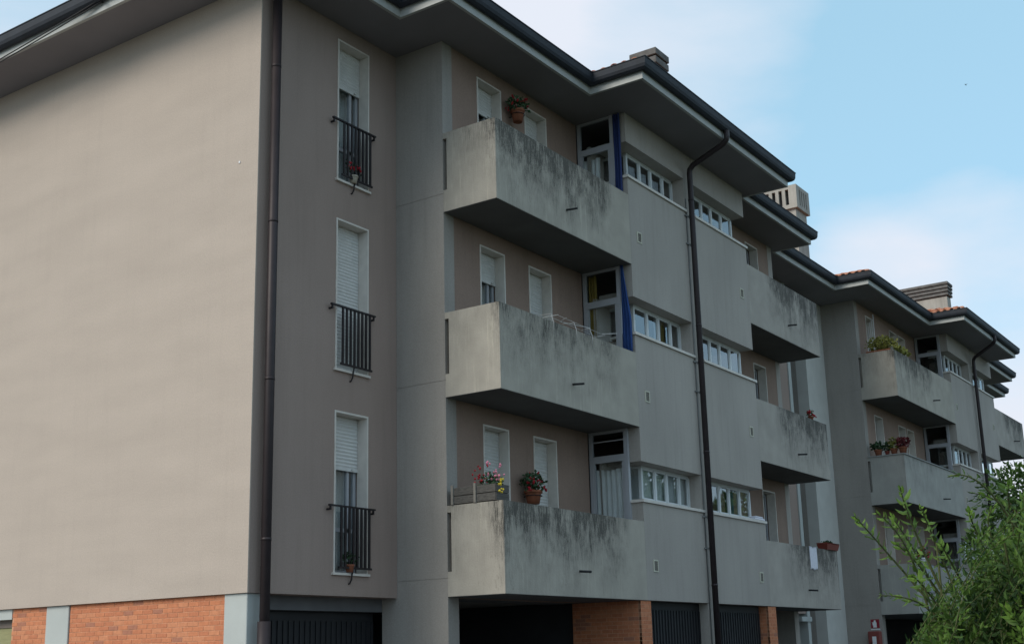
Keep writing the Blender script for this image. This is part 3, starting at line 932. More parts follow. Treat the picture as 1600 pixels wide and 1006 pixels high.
# floors and partitions inside
fl = MB()
for k in (0, 1, 2):
    z = zb+3*k
    fl.box(.3, END1-.3, .31, DEP-.32, z+.02, z+.2)
    fl.box(xbf+.01, 16.3, yf+.30, .305, z+.02, z+.2)
    fl.box(xe+.21, xe2-.2, -1.44, yf+.295, z+.02, z+.19)
fl.build('floor_slab', INNER, B1)
pt = MB()
for x in (3.9, 9.87, 14.2, 17.8): pt.box(x-.05, x+.05, -1.43 if x == 9.87 else .32, 5, zb+.2, ze-.01)
pt.box(.3, END1-.3, 4.0, 4.1, zb+.2, ze-.01)
pt.build('partition', INNER, B1)
# ground floor under the panels
ug = MB(); ug.box(xbf+.01, 16.3, yf+.31, 0.0, zb+.0, zb+.018); ug.box(xe+.01, xe2-.01, yp+.21, yf+.30, zb-.001, zb+.017)
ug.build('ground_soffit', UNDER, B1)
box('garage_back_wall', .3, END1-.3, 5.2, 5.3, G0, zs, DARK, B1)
brickwork(B1, 'y', -1.93, -.62, 7.10, G0, zb-.004, 1.36, seed=3)
brickwork(B1, 'x', 7.10, 7.46, -1.982, G0, zb-.004, 1.36, seed=4)
box('pier_core', 7.165, 7.44, -1.92, -.62, G0, zb-.006, CONC, B1)
garage_door(B1, 7.46, xp-.002, -1.80, G0, zb-.004)
garage_door(B1, xq+.002, 12.40, -1.80, G0, zb-.004)
brickwork(B1, 'y', -1.93, -1.62, 12.46, G0, zb-.004, 1.36, seed=5)
brickwork(B1, 'x', 12.46, 12.86, -1.982, G0, zb-.004, 1.36, seed=6)
box('pier_core', 12.53, 12.85, -1.92, -1.62, G0, zb-.006, CONC, B1)
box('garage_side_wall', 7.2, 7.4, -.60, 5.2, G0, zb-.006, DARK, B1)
# roof
p1 = outline[:10] + [(SPLIT, ye1)]
roof_for(B1, p1, -0.846, SPLIT, [(-0.846, xi1, ye1), (xi1, xi2, ye2), (xi2, xi3, ye3), (xi3, xi4, ye2), (xi4, SPLIT, ye1)])
tile_rows(B1, xi1, ye2, ye1, 3); tile_rows(B1, xi2, ye3, ye2, 4)
chimney(B1, 9.85, 10.42, -1.45, -.85, 11.5, 12.95, 13.52, 'three')
# downpipes
def pipe(bld, pts, r=.066, name='downpipe', clips=()):
    b = MB(); b.tube(pts, r, 14)
    o = b.build(name, PIPE, bld)
    c = MB()
    for z in clips:
        x, y = [(p[0], p[1]) for p in pts if True][-1]
        c.tube([(x, y, z-.02), (x, y, z+.02)], r+.004, 14)
    if clips: c.build('pipe_clip', PIPE, o)
    return o
pipe(B1, [(.215, -.11, ze-.002), (.215, -.11, G0)], .068, clips=(9.6, 7.2, 4.9, 2.7))
b_ = MB(); b_.tube([(.20, -.12, 1.62), (.20, -.12, G0)], .088, 14); b_.build('pipe_sleeve', PIPE, B1)
def swan(bld, x, xg):
    y0 = ye3 - .09; yl_ = yp - .115
    pts = [(xg, y0, ze+.13), (xg, y0, ze+.0), (xg, y0+.02, ze-.06), (xg+(x-xg)*.10, y0+.10, ze-.12), (xg+(x-xg)*.9, yl_-.09, ze-.33), (x, yl_-.01, ze-.40), (x, yl_, ze-.48), (x, yl_, G0)]
    pipe(bld, pts, .057, clips=(9.9, 7.3, 4.8, 2.3))
swan(B1, 9.735, 9.56)
# conduits on the strip beside the main downpipe
cd_ = MB(); cd_.tube([(9.72, yp-.0, 9.95), (9.72, yp-.0, 1.0)], .012, 6); cd_.tube([(9.98, yp-.01, 10.6), (9.98, yp-.01, 1.0)], .016, 6)
co = cd_.build('conduit', mat('grey_conduit', (.22, .22, .22), .6), B1)
for k in K:
    for z in (3.57+3*k, 2.98+3*k):
        box('conduit_bracket', 9.61, 9.735, yp-.03, yp+.008, z-.012, z+.012, MATS['grey_conduit'], co)
        box('conduit_bracket', 9.735, 9.76, yp-.05, yp-.03, z-.03, z+.02, MATS['grey_conduit'], co)

# ================================================================== BUILDING 2
B2 = thing('apartment_building', (START2, 0, GZ), 'farther grey apartment block behind the leafy shrub, with wider balconies and louvred chimney', 'building', 'apartment blocks')
box('light_pier', START2, bb-.002, .04, .35, G0, ze-.002, mat('pale_plaster', (.54, .53, .50), .9, var=.05, bump=.2), B2)
box('side_wall', START2, START2+.25, .35, DEP, G0, ze-.002, CONC, B2)
zj = [GZ, 2.24, 5.24, 8.28, ze-.002]
for a, c in zip(zj, zj[1:]):
    box('concrete_panel', bb, bb+.27, yf, .35, a+(.005 if a > 0 else .06), c-(.005 if c < 10 else 0), CONC, B2)
box('joint_backing', bb+.006, bb+.25, yf+.006, .33, G0, ze-.01, CONC, B2)
W2 = [(23.55, 24.28), (25.75, 26.46), (26.60, 27.30)]
h2 = [(a, c, zb+.22+3*k, zwt+3*k) for k in K for a, c in W2]
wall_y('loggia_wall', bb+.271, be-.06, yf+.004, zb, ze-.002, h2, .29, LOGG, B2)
for k in K:
    for i, (a, c) in enumerate(W2):
        s = surround(B2, a, c, yf+.004, zb+.22+3*k, zwt+3*k, False)
        if i == 2 or (i == 0 and k != 1):
            b = MB(); shutter(b, a+.03, c-.03, yf+.19, {0: zb+.3, 1: zb+3.3, 2: zb+6.3}[k], zwt+3*k-.03, .06); b.build('roller_shutter', mat('beige_shutter', (.40, .36, .32), .7), s)
        else:
            casement(s, a+.03, c-.03, yf+.215, zb+.23+3*k, zwt+3*k-.03)
    dx = be - xe
    kitchen_block(B2, be, bp, k, True, x_list=[x+dx for x in xlL[:-1]] + [bp-.03])
    kitchen_block(B2, bp+.4, be2, k, False, x_list=[bp+.43, 31.7, 32.2, 32.7, 33.2, be2-.12])
    box('jamb_wall', bp+.001, bp+.399, yp+.012, yp+.5, zb if k == 0 else zb+3*k, zb+3*(k+1)-.002 if k < 2 else ze-.002, GREY, B2)
    balcony(B2, bb, be-.002, STL if k == 2 else STC, 'left', k=k, top_cap=(k == 1))
    if k == 2: balcony(B2, be2+.002, br, STR, 'right', k=k)
    door_x(B2, be-.05, -.985, -1.775, zb+.2+3*k, None, 4.36+3*k, zb+3*(k+1)-.004 if k < 2 else ze-.004)
    vent(B2, 28.75, 2.565+3*k); spout(B2, 26.1, 2.37+3*k)
    if k == 2: vent(B2, 33.4, 2.54+3*k); spout(B2, 36.3, 8.42)
for a, c, left in ((be, bp, True), (bp+.4, be2, False)):
    t_ = MB(); lo = zl+6
    t_.box(a, c, yp, yp+.2, lo, ze-.002)
    if left: t_.box(a, a+.16, yp+.2, -1.775, lo, ze-.002)
    else: t_.box(c-.16, c, yp+.2, -1.0, lo, ze-.002)
    t_.box(a+(.16 if left else 0), c-(.16 if not left else 0), yp+.2, -1.3, lo, lo+.14)
    t_.build('top_panel', GREY, B2)
box('strip_pier', bp+.001, bp+.399, yp+.012, -1.5, G0, zb-.002, GREY, B2)
fl = MB()
for k in K:
    z = zb+3*k
    fl.box(START2+.3, be2-.1, .36, DEP-.32, z+.02, z+.2)
    fl.box(bb+.28, be2-.2, yf+.30, .355, z+.02, z+.2)
    fl.box(be+.21, be2-.2, -1.44, yf+.295, z+.02, z+.19)
fl.build('floor_slab', INNER, B2)
pt = MB(); pt.box(START2+.3, be2-.2, 4.0, 4.1, G0, ze-.01); pt.box(31.0, 31.1, -1.43, 4, zb+.2, ze-.01); pt.build('partition', INNER, B2)
box('end_wall', be2-.25, be2-.002, -1.0, DEP, G0, ze-.002, CONC, B2)
box('rear_wall', START2+.25, be2-.25, DEP-.3, DEP-.01, G0, ze-.002, BEIGE, B2)
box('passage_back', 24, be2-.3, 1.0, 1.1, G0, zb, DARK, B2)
garage_door(B2, be+.1, bp, -1.8, G0, zb-.004)
ug = MB(); ug.box(bb+.28, be2-.2, yf+.0, .35, zb-.001, zb+.018); ug.build('ground_soffit', UNDER, B2)
p2 = [(SPLIT, ye1)] + outline[10:]
roof_for(B2, p2, SPLIT, 40.7, [(SPLIT, bi1, ye1), (bi1, bi2, ye2), (bi2, bi3, ye3), (bi3, bi4, ye2), (bi4, 40.7, ye1)])
tile_rows(B2, bi1, ye2, ye1, 5); tile_rows(B2, bi2, ye3, ye2, 5)
chimney(B2, 22.14, 23.17, .30, 3.0, 11.3, 13.99, 14.72, 'slots')
chimney(B2, 34.0, 34.62, -.80, 2.6, 11.3, 13.75, 14.30, 'four')
swan(B2, 31.1, 30.35)

# ================================================================== things on the facade
GRP_P = 'potted plants on the balconies'
def foliage(b, c, rx, ry, rz, n, size, seed, mi=0):
    rnd = random.Random(seed); c = Vector(c); b.cur = mi
    for _ in range(n):
        while True:
            d = Vector((rnd.uniform(-1, 1), rnd.uniform(-1, 1), rnd.uniform(-1, 1)))
            if d.length < 1: break
        p = c + Vector((d.x*rx, d.y*ry, d.z*rz))
        a = Vector((rnd.uniform(-1, 1), rnd.uniform(-1, 1), rnd.uniform(-.6, 1))).normalized()
        s = a.cross(Vector((rnd.uniform(-1, 1), rnd.uniform(-1, 1), rnd.uniform(-1, 1)))).normalized()
        L_ = size*rnd.uniform(.6, 1.3); W = L_*.34
        q = a.cross(s)*L_*.12
        b.quad(p, p+a*L_*.5+s*W+q, p+a*L_, p+a*L_*.5-s*W+q)
def pot_prof(r, h): return [(r*.68, 0), (r*.92, h*.78), (r*.93, h*.8), (r*1.06, h*.8), (r*1.06, h), (r*.95, h), (r*.9, h*.86)]
def potted(name, loc, r, h, label, cat='flower pot', leaf=LEAFD, petals=None, pr=.022, nf=14, spread=(.2, .2, .16), nl=160, up_=.12, size=.07, seed=0, ring=None, group=GRP_P, potm=TERRA, drop=0):
    t = thing(name, loc, label, cat, group)
    x, y, z = loc
    MB().lathe(loc, pot_prof(r, h), 18).build('pot', potm, t)
    b = MB(); foliage(b, (x, y, z+h+up_-drop), *spread, nl, size, seed)
    b.build('leaves', leaf, t)
    if petals:
        f = MB(); rnd = random.Random(seed+5)
        for i in range(nf):
            a = rnd.uniform(0, 6.28); rr = rnd.uniform(.4, 1.05)
            px_, py_, pz_ = x+math.cos(a)*spread[0]*rr, y+math.sin(a)*spread[1]*rr-.02, z+h+up_-drop+rnd.uniform(-.7, 1.0)*spread[2]
            for q in range(4):
                f.blob((px_+rnd.uniform(-pr, pr), py_+rnd.uniform(-pr, pr), pz_+rnd.uniform(-pr, pr)), pr, i*7+q)
        f.build('blossoms', petals, t)
    if ring:
        g = MB()
        g.tube([(x, yf+.004, z+h*.6), (x, y, z+h*.6)], .008, 6)
        n = 16
        g.tube([(x+math.cos(2*math.pi*i/n)*r, y+math.sin(2*math.pi*i/n)*r, z+h*.6) for i in range(n+1)], .007, 5, caps=False)
        g.build('ring_bracket', IRON, t)
    return t
potted('wall_flower_pot', (5.02, yf-.17, 10.16), .12, .22, 'terracotta pot with red flowers hung high on the wall between the top floor windows', petals=PETR, nf=16, spread=(.24, .16, .13), seed=3, ring=True, up_=.10)
potted('wall_flower_pot', (5.16, yf-.18, 3.50), .145, .22, 'terracotta pot of red geraniums hung beside the lowest shuttered window', petals=PETR, nf=20, spread=(.24, .17, .19), seed=4, ring=True, up_=.12, nl=240)
potted('window_flower_pot', (1.98, -.045, 8.335), .075, .12, 'small pale pot with red flowers behind the top railing', petals=PETR, nf=9, spread=(.20, .04, .13), seed=5, up_=.13, nl=90, size=.05, group=None, potm=mat('pale_pot', (.45, .40, .33), .8), pr=.02)
potted('window_plant', (1.95, -.045, 2.335), .07, .11, 'small dark plant behind the lowest railing', spread=(.17, .04, .10), seed=6, up_=.09, nl=120, size=.05, group=None)
# wooden crate with flowers on the lowest balcony's end wall
cr_ = thing('flower_crate', (3.20, -1.5, zt), 'weathered wooden crate of pink and yellow flowers on the lowest left balcony corner', 'planter')
c0x, c1x = 3.09, 3.42; ya, yb_, z_ = -1.86, -1.06, zt+.004
for z0_ in (.01, .135):
    for (X0, X1, Y0, Y1) in ((c0x-.01, c0x+.006, ya, yb_), (c1x-.006, c1x+.01, ya, yb_), (c0x, c1x, ya-.012, ya), (c0x, c1x, yb_, yb_+.012)):
        box('board', X0, X1, Y0, Y1, z_+z0_, z_+z0_+.115, WOOD, cr_, bevel=.002)
for Y in (-1.08, -1.50):
    box('post', c0x-.035, c0x-.01, Y-.02, Y+.02, z_, z_+.29, mat('pale_wood', (.22, .20, .175), .8), cr_)
MB().box(c0x+.02, c1x-.02, ya+.02, yb_-.02, z_+.01, z_+.21).build('soil', mat('soil', (.04, .03, .022), .95), cr_)
b = MB(); foliage(b, (3.2, -1.70, z_+.30), .12, .20, .12, 200, .06, 9); b.build('leaves', LEAFD, cr_)
f = MB(); rnd = random.Random(4)
for i in range(44):
    Y = rnd.uniform(-1.98, -1.45); f.cur = 0 if Y > -1.68 else 1
    p = (3.14+rnd.uniform(-.1, .12), Y, z_+.36+rnd.uniform(-.06, .22)); f.blob(p, .022, i)
for i in range(14):
    f.cur = 2; f.blob((3.07+rnd.uniform(-.03, .03), -1.99+rnd.uniform(-.03, .04), z_+.20+rnd.uniform(-.10, .12)), .022, i)
f.build('blossoms', [PETR, PETP, PETY], cr_)

# drying rack on the middle balcony parapet
rk = thing('drying_rack', (5.1, yp, 6.34), 'white wire clothes rack hooked over the middle left balcony wall', 'clothes rack')
b = MB(); zr = 6.40
for X in (4.55, 5.25, 5.75):
    b.tube([(X, yp-.03, zr-.32), (X-.02, yp-.05, zr-.12), (X-.05, yp-.02, zr+.02), (X-.05, yp+.2, zr+.03)], .0055, 5)
b.build('hook', WIRE, rk)
b = MB()
for j in range(5):
    y = yp+.02+j*.16
    b.tube([(4.75, y, zr+.06+.01*math.sin(j)), (6.25, y, zr+.02)], .0035, 5)
b.tube([(4.75, yp+.0, zr+.06), (4.75, yp+.70, zr+.06)], .008, 5); b.tube([(6.25, yp+.0, zr+.02), (6.25, yp+.70, zr+.02)], .008, 5)
b.tube([(6.15, yp, zr+.02), (6.45, yp-.12, zr+.07)], .007, 5); b.tube([(5.0, yp, zr+.06), (5.35, yp+.35, zr+.13), (5.75, yp, zr+.04)], .007, 5)
b.build('wire_frame', WIRE, rk)

# blue balcony curtains
o = cloth('balcony_curtain', (7.235, -1.79), (7.235, -1.93), 9.30, ze-.03, BLUE, 3, .02, seed=1, n=30)
tag(o, 'dark navy blue cloth hanging at the top floor balcony corner', 'curtain', 'blue balcony curtains')
o = cloth('balcony_curtain', (7.24, -1.76), (7.24, -2.0), 6.30, 7.955, BLUE2, 3, .022, seed=2, n=30, taper=lambda t: (.22-.10*t, .40+.55*min(1, t*1.6)))
tag(o, 'bright royal blue cloth hanging at the middle floor balcony corner', 'curtain', 'blue balcony curtains')
# curtains inside the corner doors
o = cloth('door_curtain', (7.34, -1.04), (7.34, -1.66), zb+.3, 4.28, NET, 6, .022, seed=3, taper=lambda t: (0, 1 - .34*max(0, t-.35)))
tag(o, 'grey net curtain behind the lowest corner balcony door', 'curtain')
o = cloth('door_curtain', (7.36, -1.05), (7.36, -1.22), 5.2, 7.9, YEL, 3, .02, seed=4)
tag(o, 'yellow curtain behind the middle corner balcony door', 'curtain')
o = cloth('door_curtain', (7.36, -1.05), (7.36, -1.42), 8.2, 10.2, NET, 4, .02, seed=5, taper=lambda t: (0, 1-.25*t))
tag(o, 'pale curtain behind the top corner balcony door', 'curtain')
o = cloth('window_curtain', (7.86, -1.655), (9.81, -1.655), 3.6, 4.36, NET, 14, .012, seed=6, n=90)
tag(o, 'grey net curtain across the lowest strip window beside the corner door', 'curtain')
o = cloth('window_curtain', (8.80, -1.62), (9.08, -1.62), 6.6, 7.34, WCLOTH, 3, .012, seed=7)
tag(o, 'cream curtain in the middle floor strip window beside the downpipe', 'curtain')
o = cloth('window_curtain', (9.09, -1.62), (9.22, -1.62), 6.6, 7.34, YEL, 2, .012, seed=8)
tag(o, 'narrow mustard curtain beside the cream one in the middle strip window', 'curtain')

o = cloth('window_curtain', (7.86, -1.25), (7.86, -1.66), 3.72, 4.36, NET, 3, .01, seed=9)
tag(o, 'net curtain on the short side pane of the lowest corner strip window', 'curtain')
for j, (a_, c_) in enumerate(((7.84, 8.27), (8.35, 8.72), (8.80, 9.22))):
    o = cloth('sky_reflection_cloth', (a_, -1.665), (c_, -1.665), 9.70, 10.20, WCLOTH, 4, .006, seed=50+j)  # white cloth added in place of sky mirrored in the lower panes
    tag(o, ['first', 'second', 'third'][j] + ' white cloth from the left, added as sky reflection in the top floor corner strip window', 'curtain', 'white cloths added as sky reflection')
# towel, planters on the right hand balconies
tw = MB(); rnd = random.Random(3)
o = cloth('towel', (14.93, yp-.012), (15.34, yp-.012), 2.82, zt+.012, WCLOTH, 1.5, .006, seed=11, thick=.012)
tag(o, 'white towel hanging over the lowest right balcony wall', 'towel')
pl = thing('balcony_planter', (16.2, yp+.06, zt), 'red plastic trough planter on the end of the lowest right balcony wall', 'planter')
b = MB()
for (a0, a1, z0_, z1_) in ((.34, .39, 0, .13), (.41, .41, .13, .155)):
    i = len(b.v)
    y_ = yp+.06; x_ = 16.28; d0, d1 = .10, .13
    b.v += [(x_-a0, y_-d0, zt+z0_), (x_+a0, y_-d0, zt+z0_), (x_+a0, y_+d0, zt+z0_), (x_-a0, y_+d0, zt+z0_), (x_-a1, y_-d1, zt+z1_), (x_+a1, y_-d1, zt+z1_), (x_+a1, y_+d1, zt+z1_), (x_-a1, y_+d1, zt+z1_)]
    for q in ((0,3,2,1),(4,5,6,7),(0,1,5,4),(1,2,6,5),(2,3,7,6),(3,0,4,7)): b.f.append(tuple(i+k for k in q)); b.m.append(0); b.sm.append(False)
b.build('trough', REDP, pl)
b = MB(); foliage(b, (16.28, yp+.06, zt+.17), .33, .08, .03, 120, .05, 12); b.build('leaves', LEAFD, pl)
potted('balcony_flower', (15.9, yp+.08, 6.315), .07, .09, 'small pot of dark red flowers on the middle right balcony wall', petals=PETR, nf=12, spread=(.16, .08, .10), seed=13, up_=.06, nl=60, size=.05)
sb = thing('sill_box', (12.3, yp+.05, zsl), 'small white folded cloth on the lowest right window sill', 'cloth')
box('cloth_fold', 12.08, 12.56, yp-.01, yp+.16, zsl+.002, zsl+.05, WCLOTH, sb, bevel=.015)
box('cloth_fold', 12.12, 12.5, yp+.0, yp+.14, zsl+.051, zsl+.085, WCLOTH, sb, bevel=.012)
bp2 = MB(); bp2.tube([(12.62, -1.2, 3.7), (12.62, -1.2, 4.9)], .09, 12)
tag(bp2.build('rolled_parasol', mat('teal_cloth', (.05, .12, .16), .8)), 'folded blue grey parasol on the lowest right balcony', 'parasol')

# far building's balcony things
t = thing('balcony_planter', (bb+.12, -1.5, 9.31), 'trough with bushy yellow green plant on the far top balcony wall', 'planter', GRP_P)
box('trough', bb+.02, bb+.22, -1.90, -1.2, 9.315, 9.36, TERRA, t, bevel=.01)
b = MB(); foliage(b, (bb+.15, -1.62, 9.55), .20, .46, .20, 520, .09, 21); foliage(b, (bb+.8, -1.98, 9.42), .9, .10, .08, 160, .10, 22); b.build('leaves', LEAFY, t)
t = thing('folded_rack', (bb+.6, -1.2, 9.3), 'folded white drying rack standing on the far top balcony', 'clothes rack')
b = MB()
for i in range(4):
    b.tube([(bb+.45+.04*i, -1.35+.07*i, 8.3), (bb+.5+.04*i, -1.35+.07*i, 10.55-.1*i)], .012, 5)
for z in (8.9, 9.4, 9.9, 10.4): b.tube([(bb+.47, -1.36, z), (bb+.62, -1.12, z)], .009, 5)
b.build('tube_frame', WIRE, t)
zz = 6.345
potted('balcony_pot', (bb+.16, -1.25, zz), .11, .18, 'terracotta pot with dark green plant, leftmost on the far middle balcony', seed=31, spread=(.16, .20, .12), nl=190, size=.08, up_=.09)
potted('balcony_pot', (bb+.15, -1.50, zz), .07, .12, 'small red pot with green sprigs between two larger pots on the far balcony', seed=32, spread=(.12, .12, .14), nl=90, size=.09, up_=.10, potm=REDP)
potted('balcony_pot', (bb+.15, -1.70, zz), .10, .16, 'terracotta pot with thin pale sprigs, second from right on the far balcony', seed=33, spread=(.16, .16, .17), nl=90, size=.10, leaf=LEAFY, up_=.12)
potted('balcony_pot', (bb+.15, -1.95, zz), .115, .18, 'terracotta pot with dark red leafy plant on the far middle balcony corner', seed=34, spread=(.19, .20, .15), nl=240, size=.085, leaf=DRYL, up_=.12)
potted('balcony_pot', (bb+1.1, -1.9, zt+.0), .12, .2, 'white pot of red and yellow flowers on the far lowest balcony wall', seed=35, spread=(.26, .16, .2), nl=90, size=.09, petals=[PETR, PETY][0], nf=16, up_=.14, potm=WPNT, pr=.03)
o = cloth('hanging_laundry', (bb+1.0, yp-.012), (bb+1.75, yp-.012), 2.55, zt+.02, mat('grey_blue_cloth', (.34, .36, .40), .9), 2, .01, seed=41, thick=.012)
tag(o, 'grey cloth hanging over the far lowest balcony wall behind the shrub', 'laundry')

# fire point beside the far passage
sg = thing('fire_sign', (bb, -.76, 1.74), 'square red fire extinguisher sign with white symbol on the concrete wall', 'sign')
box('plate', bb-.012, bb-.002, -.885, -.65, 1.625, 1.86, SIGNR, sg)
b = MB(); X = bb-.014
pr_ = [(-.055, 1.64), (-.055, 1.77), (-.03, 1.80), (-.03, 1.825), (.0, 1.84), (.03, 1.825), (.02, 1.80), (.045, 1.77), (.045, 1.64)]
i = len(b.v); b.v += [(X, -.765 - p, z) for p, z in pr_]; b.f.append(tuple(range(i, i+len(pr_)))); b.m.append(0); b.sm.append(False)
b.quad((X, -.70, 1.79), (X, -.685, 1.79), (X, -.70, 1.70), (X, -.715, 1.70))
b.build('extinguisher_symbol', WPNT, sg)
box('white_strip', bb-.012, bb-.002, -.895, -.64, 1.575, 1.605, WPNT, sg)
fe = thing('fire_cabinet', (bb-.1, -.77, 1.0), 'red fire hose cabinet with white pane under the red wall sign', 'fire cabinet')
box('cabinet', bb-.20, bb-.003, -.93, -.60, .95, 1.54, mat('cabinet_red', (.20, .05, .042), .6, var=.15), fe, bevel=.02)
box('window_pane', bb-.206, bb-.199, -.83, -.72, 1.0, 1.40, WPNT, fe)
box('handle', bb-.225, bb-.2, -.69, -.67, 1.15, 1.25, IRON, fe)

# cables along the gable eave
def world_at(px_, py_, dist):
    d = fw + rt*((px_-800)/F_PX) - up*((py_-PPY)/F_PX)
    return CAM + d.normalized()*dist
for i, (dz, dx) in enumerate(((0, 0), (.035, .02))):
    b = MB(); a = Vector((-.9-dx, 2.55, ze+.12+dz)); c = Vector((-1.25-dx, 9.5, ze-.55+dz))
    pts = [a.lerp(c, t/12) - Vector((0, 0, .10*math.sin(math.pi*t/12))) for t in range(13)]
    b.tube(pts, .010, 6)
    tag(b.build('eave_cable', CABLE), ('upper' if i else 'lower') + ' of two thin dark cables slung under the gable gutter', 'cable', 'cables under the gable eave')
b = MB(); b.tube([(-.86, 2.6, ze+.13), (-.98, 2.55, ze+.14), (-.99, 2.45, ze+.07)], .014, 6)
tag(b.build('cable_bracket', IRON), 'dark metal cable bracket on the gable eave', 'bracket')
# aerial on the far roof
b = MB(); b.tube([(22.9, .9, 11.6), (22.9, .9, 13.42)], .016, 6); b.tube([(22.7, .9, 13.38), (23.9, .7, 13.41)], .012, 6)
for i in range(5): b.tube([(22.9+i*.22, .78, 13.40), (22.9+i*.22, .98, 13.40)], .006, 4)
tag(b.build('roof_aerial', WIRE), 'thin metal television aerial beside the slotted chimney', 'aerial')

# ================================================================== vegetation
def leaf_mat(name, c0, c1):
    m = bpy.data.materials.new(name); m.use_nodes = True; t = m.node_tree
    b = t.nodes['Principled BSDF']; b.inputs['Roughness'].default_value = .55; b.inputs['Specular IOR Level'].default_value = .3
    at = t.nodes.new('ShaderNodeAttribute'); at.attribute_name = 'tone'
    mxn = t.nodes.new('ShaderNodeMix'); mxn.data_type = 'RGBA'
    mxn.inputs['A'].default_value = (*c0, 1); mxn.inputs['B'].default_value = (*c1, 1)
    t.links.new(at.outputs['Fac'], mxn.inputs['Factor']); t.links.new(mxn.outputs['Result'], b.inputs['Base Color'])
    tr = t.nodes.new('ShaderNodeBsdfTranslucent'); t.links.new(mxn.outputs['Result'], tr.inputs['Color'])
    ms = t.nodes.new('ShaderNodeMixShader'); ms.inputs[0].default_value = .3
    o_ = t.nodes['Material Output']
    t.links.new(b.outputs[0], ms.inputs[1]); t.links.new(tr.outputs[0], ms.inputs[2]); t.links.new(ms.outputs[0], o_.inputs['Surface'])
    return m
LEAF = leaf_mat('shrub_leaf', (.028, .064, .018), (.155, .265, .042))
BARK = mat('shrub_bark', (.12, .085, .05), .9, var=.3, scale=20)
STEMG = mat('green_shoot', (.075, .085, .03), .8, var=.2, scale=20)

class Leaves:
    def __init__(s): s.v = []; s.f = []; s.t = []
    def leaf(s, p, a, side, L_, W, tone, curl=.12):
        nrm = a.cross(side).normalized()
        i = len(s.v)
        m1 = p + a*L_*.32 - nrm*L_*curl*.2; m2 = p + a*L_*.68 - nrm*L_*curl*.4; tip = p + a*L_ - nrm*L_*curl
        lift = nrm*W*.35
        s.v += [p, m1+side*W+lift, m2+side*W*.72+lift, tip, m2-side*W*.72+lift, m1-side*W+lift, m1, m2]
        s.f += [(i, i+1, i+6), (i, i+6, i+5), (i+1, i+2, i+7, i+6), (i+6, i+7, i+4, i+5), (i+2, i+3, i+7), (i+7, i+3, i+4)]
        s.t += [tone]*8
    def mesh(s, name, m):
        me = bpy.data.meshes.new(name); me.from_pydata([tuple(v) for v in s.v], [], s.f); me.materials.append(m)
        at = me.attributes.new('tone', 'FLOAT', 'POINT'); at.data.foreach_set('value', s.t)
        return me
def bez(p0, p1, p2, t): return p0*(1-t)**2 + p1*2*t*(1-t) + p2*t*t

def shoot(Lv, stems, base, tip, rnd, leafL, gap, start, tone0, sag=.0, r0=.008, collect=None, wid=.19):
    ctrl = base.lerp(tip, .5) + Vector((rnd.uniform(-.12, .12), rnd.uniform(-.12, .12), .12+sag))
    n = 10
    pts = [bez(base, ctrl, tip, i/n) for i in range(n+1)]
    stems.tube(pts, [r0*(1-.8*i/n)+.0012 for i in range(n+1)], 5, caps=False)
    ln = sum((pts[i+1]-pts[i]).length for i in range(n))
    cnt = int(ln*(1-start)/gap)
    ang = rnd.uniform(0, 6.28)
    for k in range(cnt):
        t = start + (1-start)*(k+.5)/cnt
        p = bez(base, ctrl, tip, t); d = (bez(base, ctrl, tip, min(1, t+.03)) - bez(base, ctrl, tip, t-.03)).normalized()
        u_ = d.cross(Vector((0, 0, 1))).normalized() if abs(d.z) < .97 else Vector((1, 0, 0)); v_ = d.cross(u_)
        ang += 1.35 + rnd.uniform(-.3, .3)
        for s_ in (0, math.pi):
            a0 = ang + s_
            radial = u_*math.cos(a0) + v_*math.sin(a0)
            open_ = .95 - .55*max(0, (t-.75)/.25)
            a = (d*(1-open_*.55) + radial*open_ + Vector((0, 0, .12)) + Vector((rnd.uniform(-.38, .38), rnd.uniform(-.38, .38), rnd.uniform(-.38, .30)))).normalized()
            side = a.cross(d).normalized()
            L_ = leafL*rnd.uniform(.5, 1.3)*(1-.45*max(0, (t-.8)/.2))
            tone = min(1, max(0, tone0 + .55*max(0, (t-.6)/.4) + rnd.uniform(-.12, .15)))
            if collect is not None and len(collect) < 290:
                collect.append((p, a, side, L_, L_*wid, tone))
            else:
                Lv.leaf(p, a, side, L_, L_*wid, tone, rnd.uniform(.02, .3))

rnd = random.Random(11)
base_c = world_at(1560, 1230, 6.9); base_c.z = GZ
SH = thing('leafy_shrub', base_c, 'tall leafy green shrub with long light green shoots in front of the far block', 'shrub')
Lv = Leaves(); St = MB(); coll = []
D0 = 6.3
key = [((1335, 806), (1470, 960)), ((1368, 800), (1450, 950)), ((1392, 806), (1480, 960)), ((1407, 762), (1470, 920)), ((1438, 792), (1500, 940)),
       ((1372, 930), (1480, 1010)), ((1482, 745), (1600, 850)), ((1576, 757), (1590, 860)), ((1555, 790), (1590, 920)), ((1520, 770), (1600, 880)), ((1600, 775), (1620, 900)),
       ((1425, 900), (1500, 1000)), ((1515, 800), (1560, 900)), ((1400, 850), (1500, 980)), ((1470, 850), (1530, 960))]
for i, (tp, bs) in enumerate(key):
    dd = D0 + rnd.uniform(-.5, .5)
    tip = world_at(*tp, dd); b0 = world_at(*bs, dd + .25)
    tn = .15 if i in (6, 7, 10) else .5
    shoot(Lv, St, b0, tip, rnd, (.054 if i not in (6, 8, 9) else .042), .028, .05, tn, sag=.02 if i != 6 else .10, r0=.006, collect=coll)
def inside(px_, py_):
    pts = [(1420, 1015), (1445, 950), (1468, 905), (1495, 880), (1520, 850), (1545, 825), (1575, 805), (1600, 790), (1700, 740)]
    for (x0, y0), (x1, y1) in zip(pts, pts[1:]):
        if x0 <= px_ < x1: return py_ > y0 + (y1-y0)*(px_-x0)/(x1-x0)
    return px_ >= 1700
cnt = 0
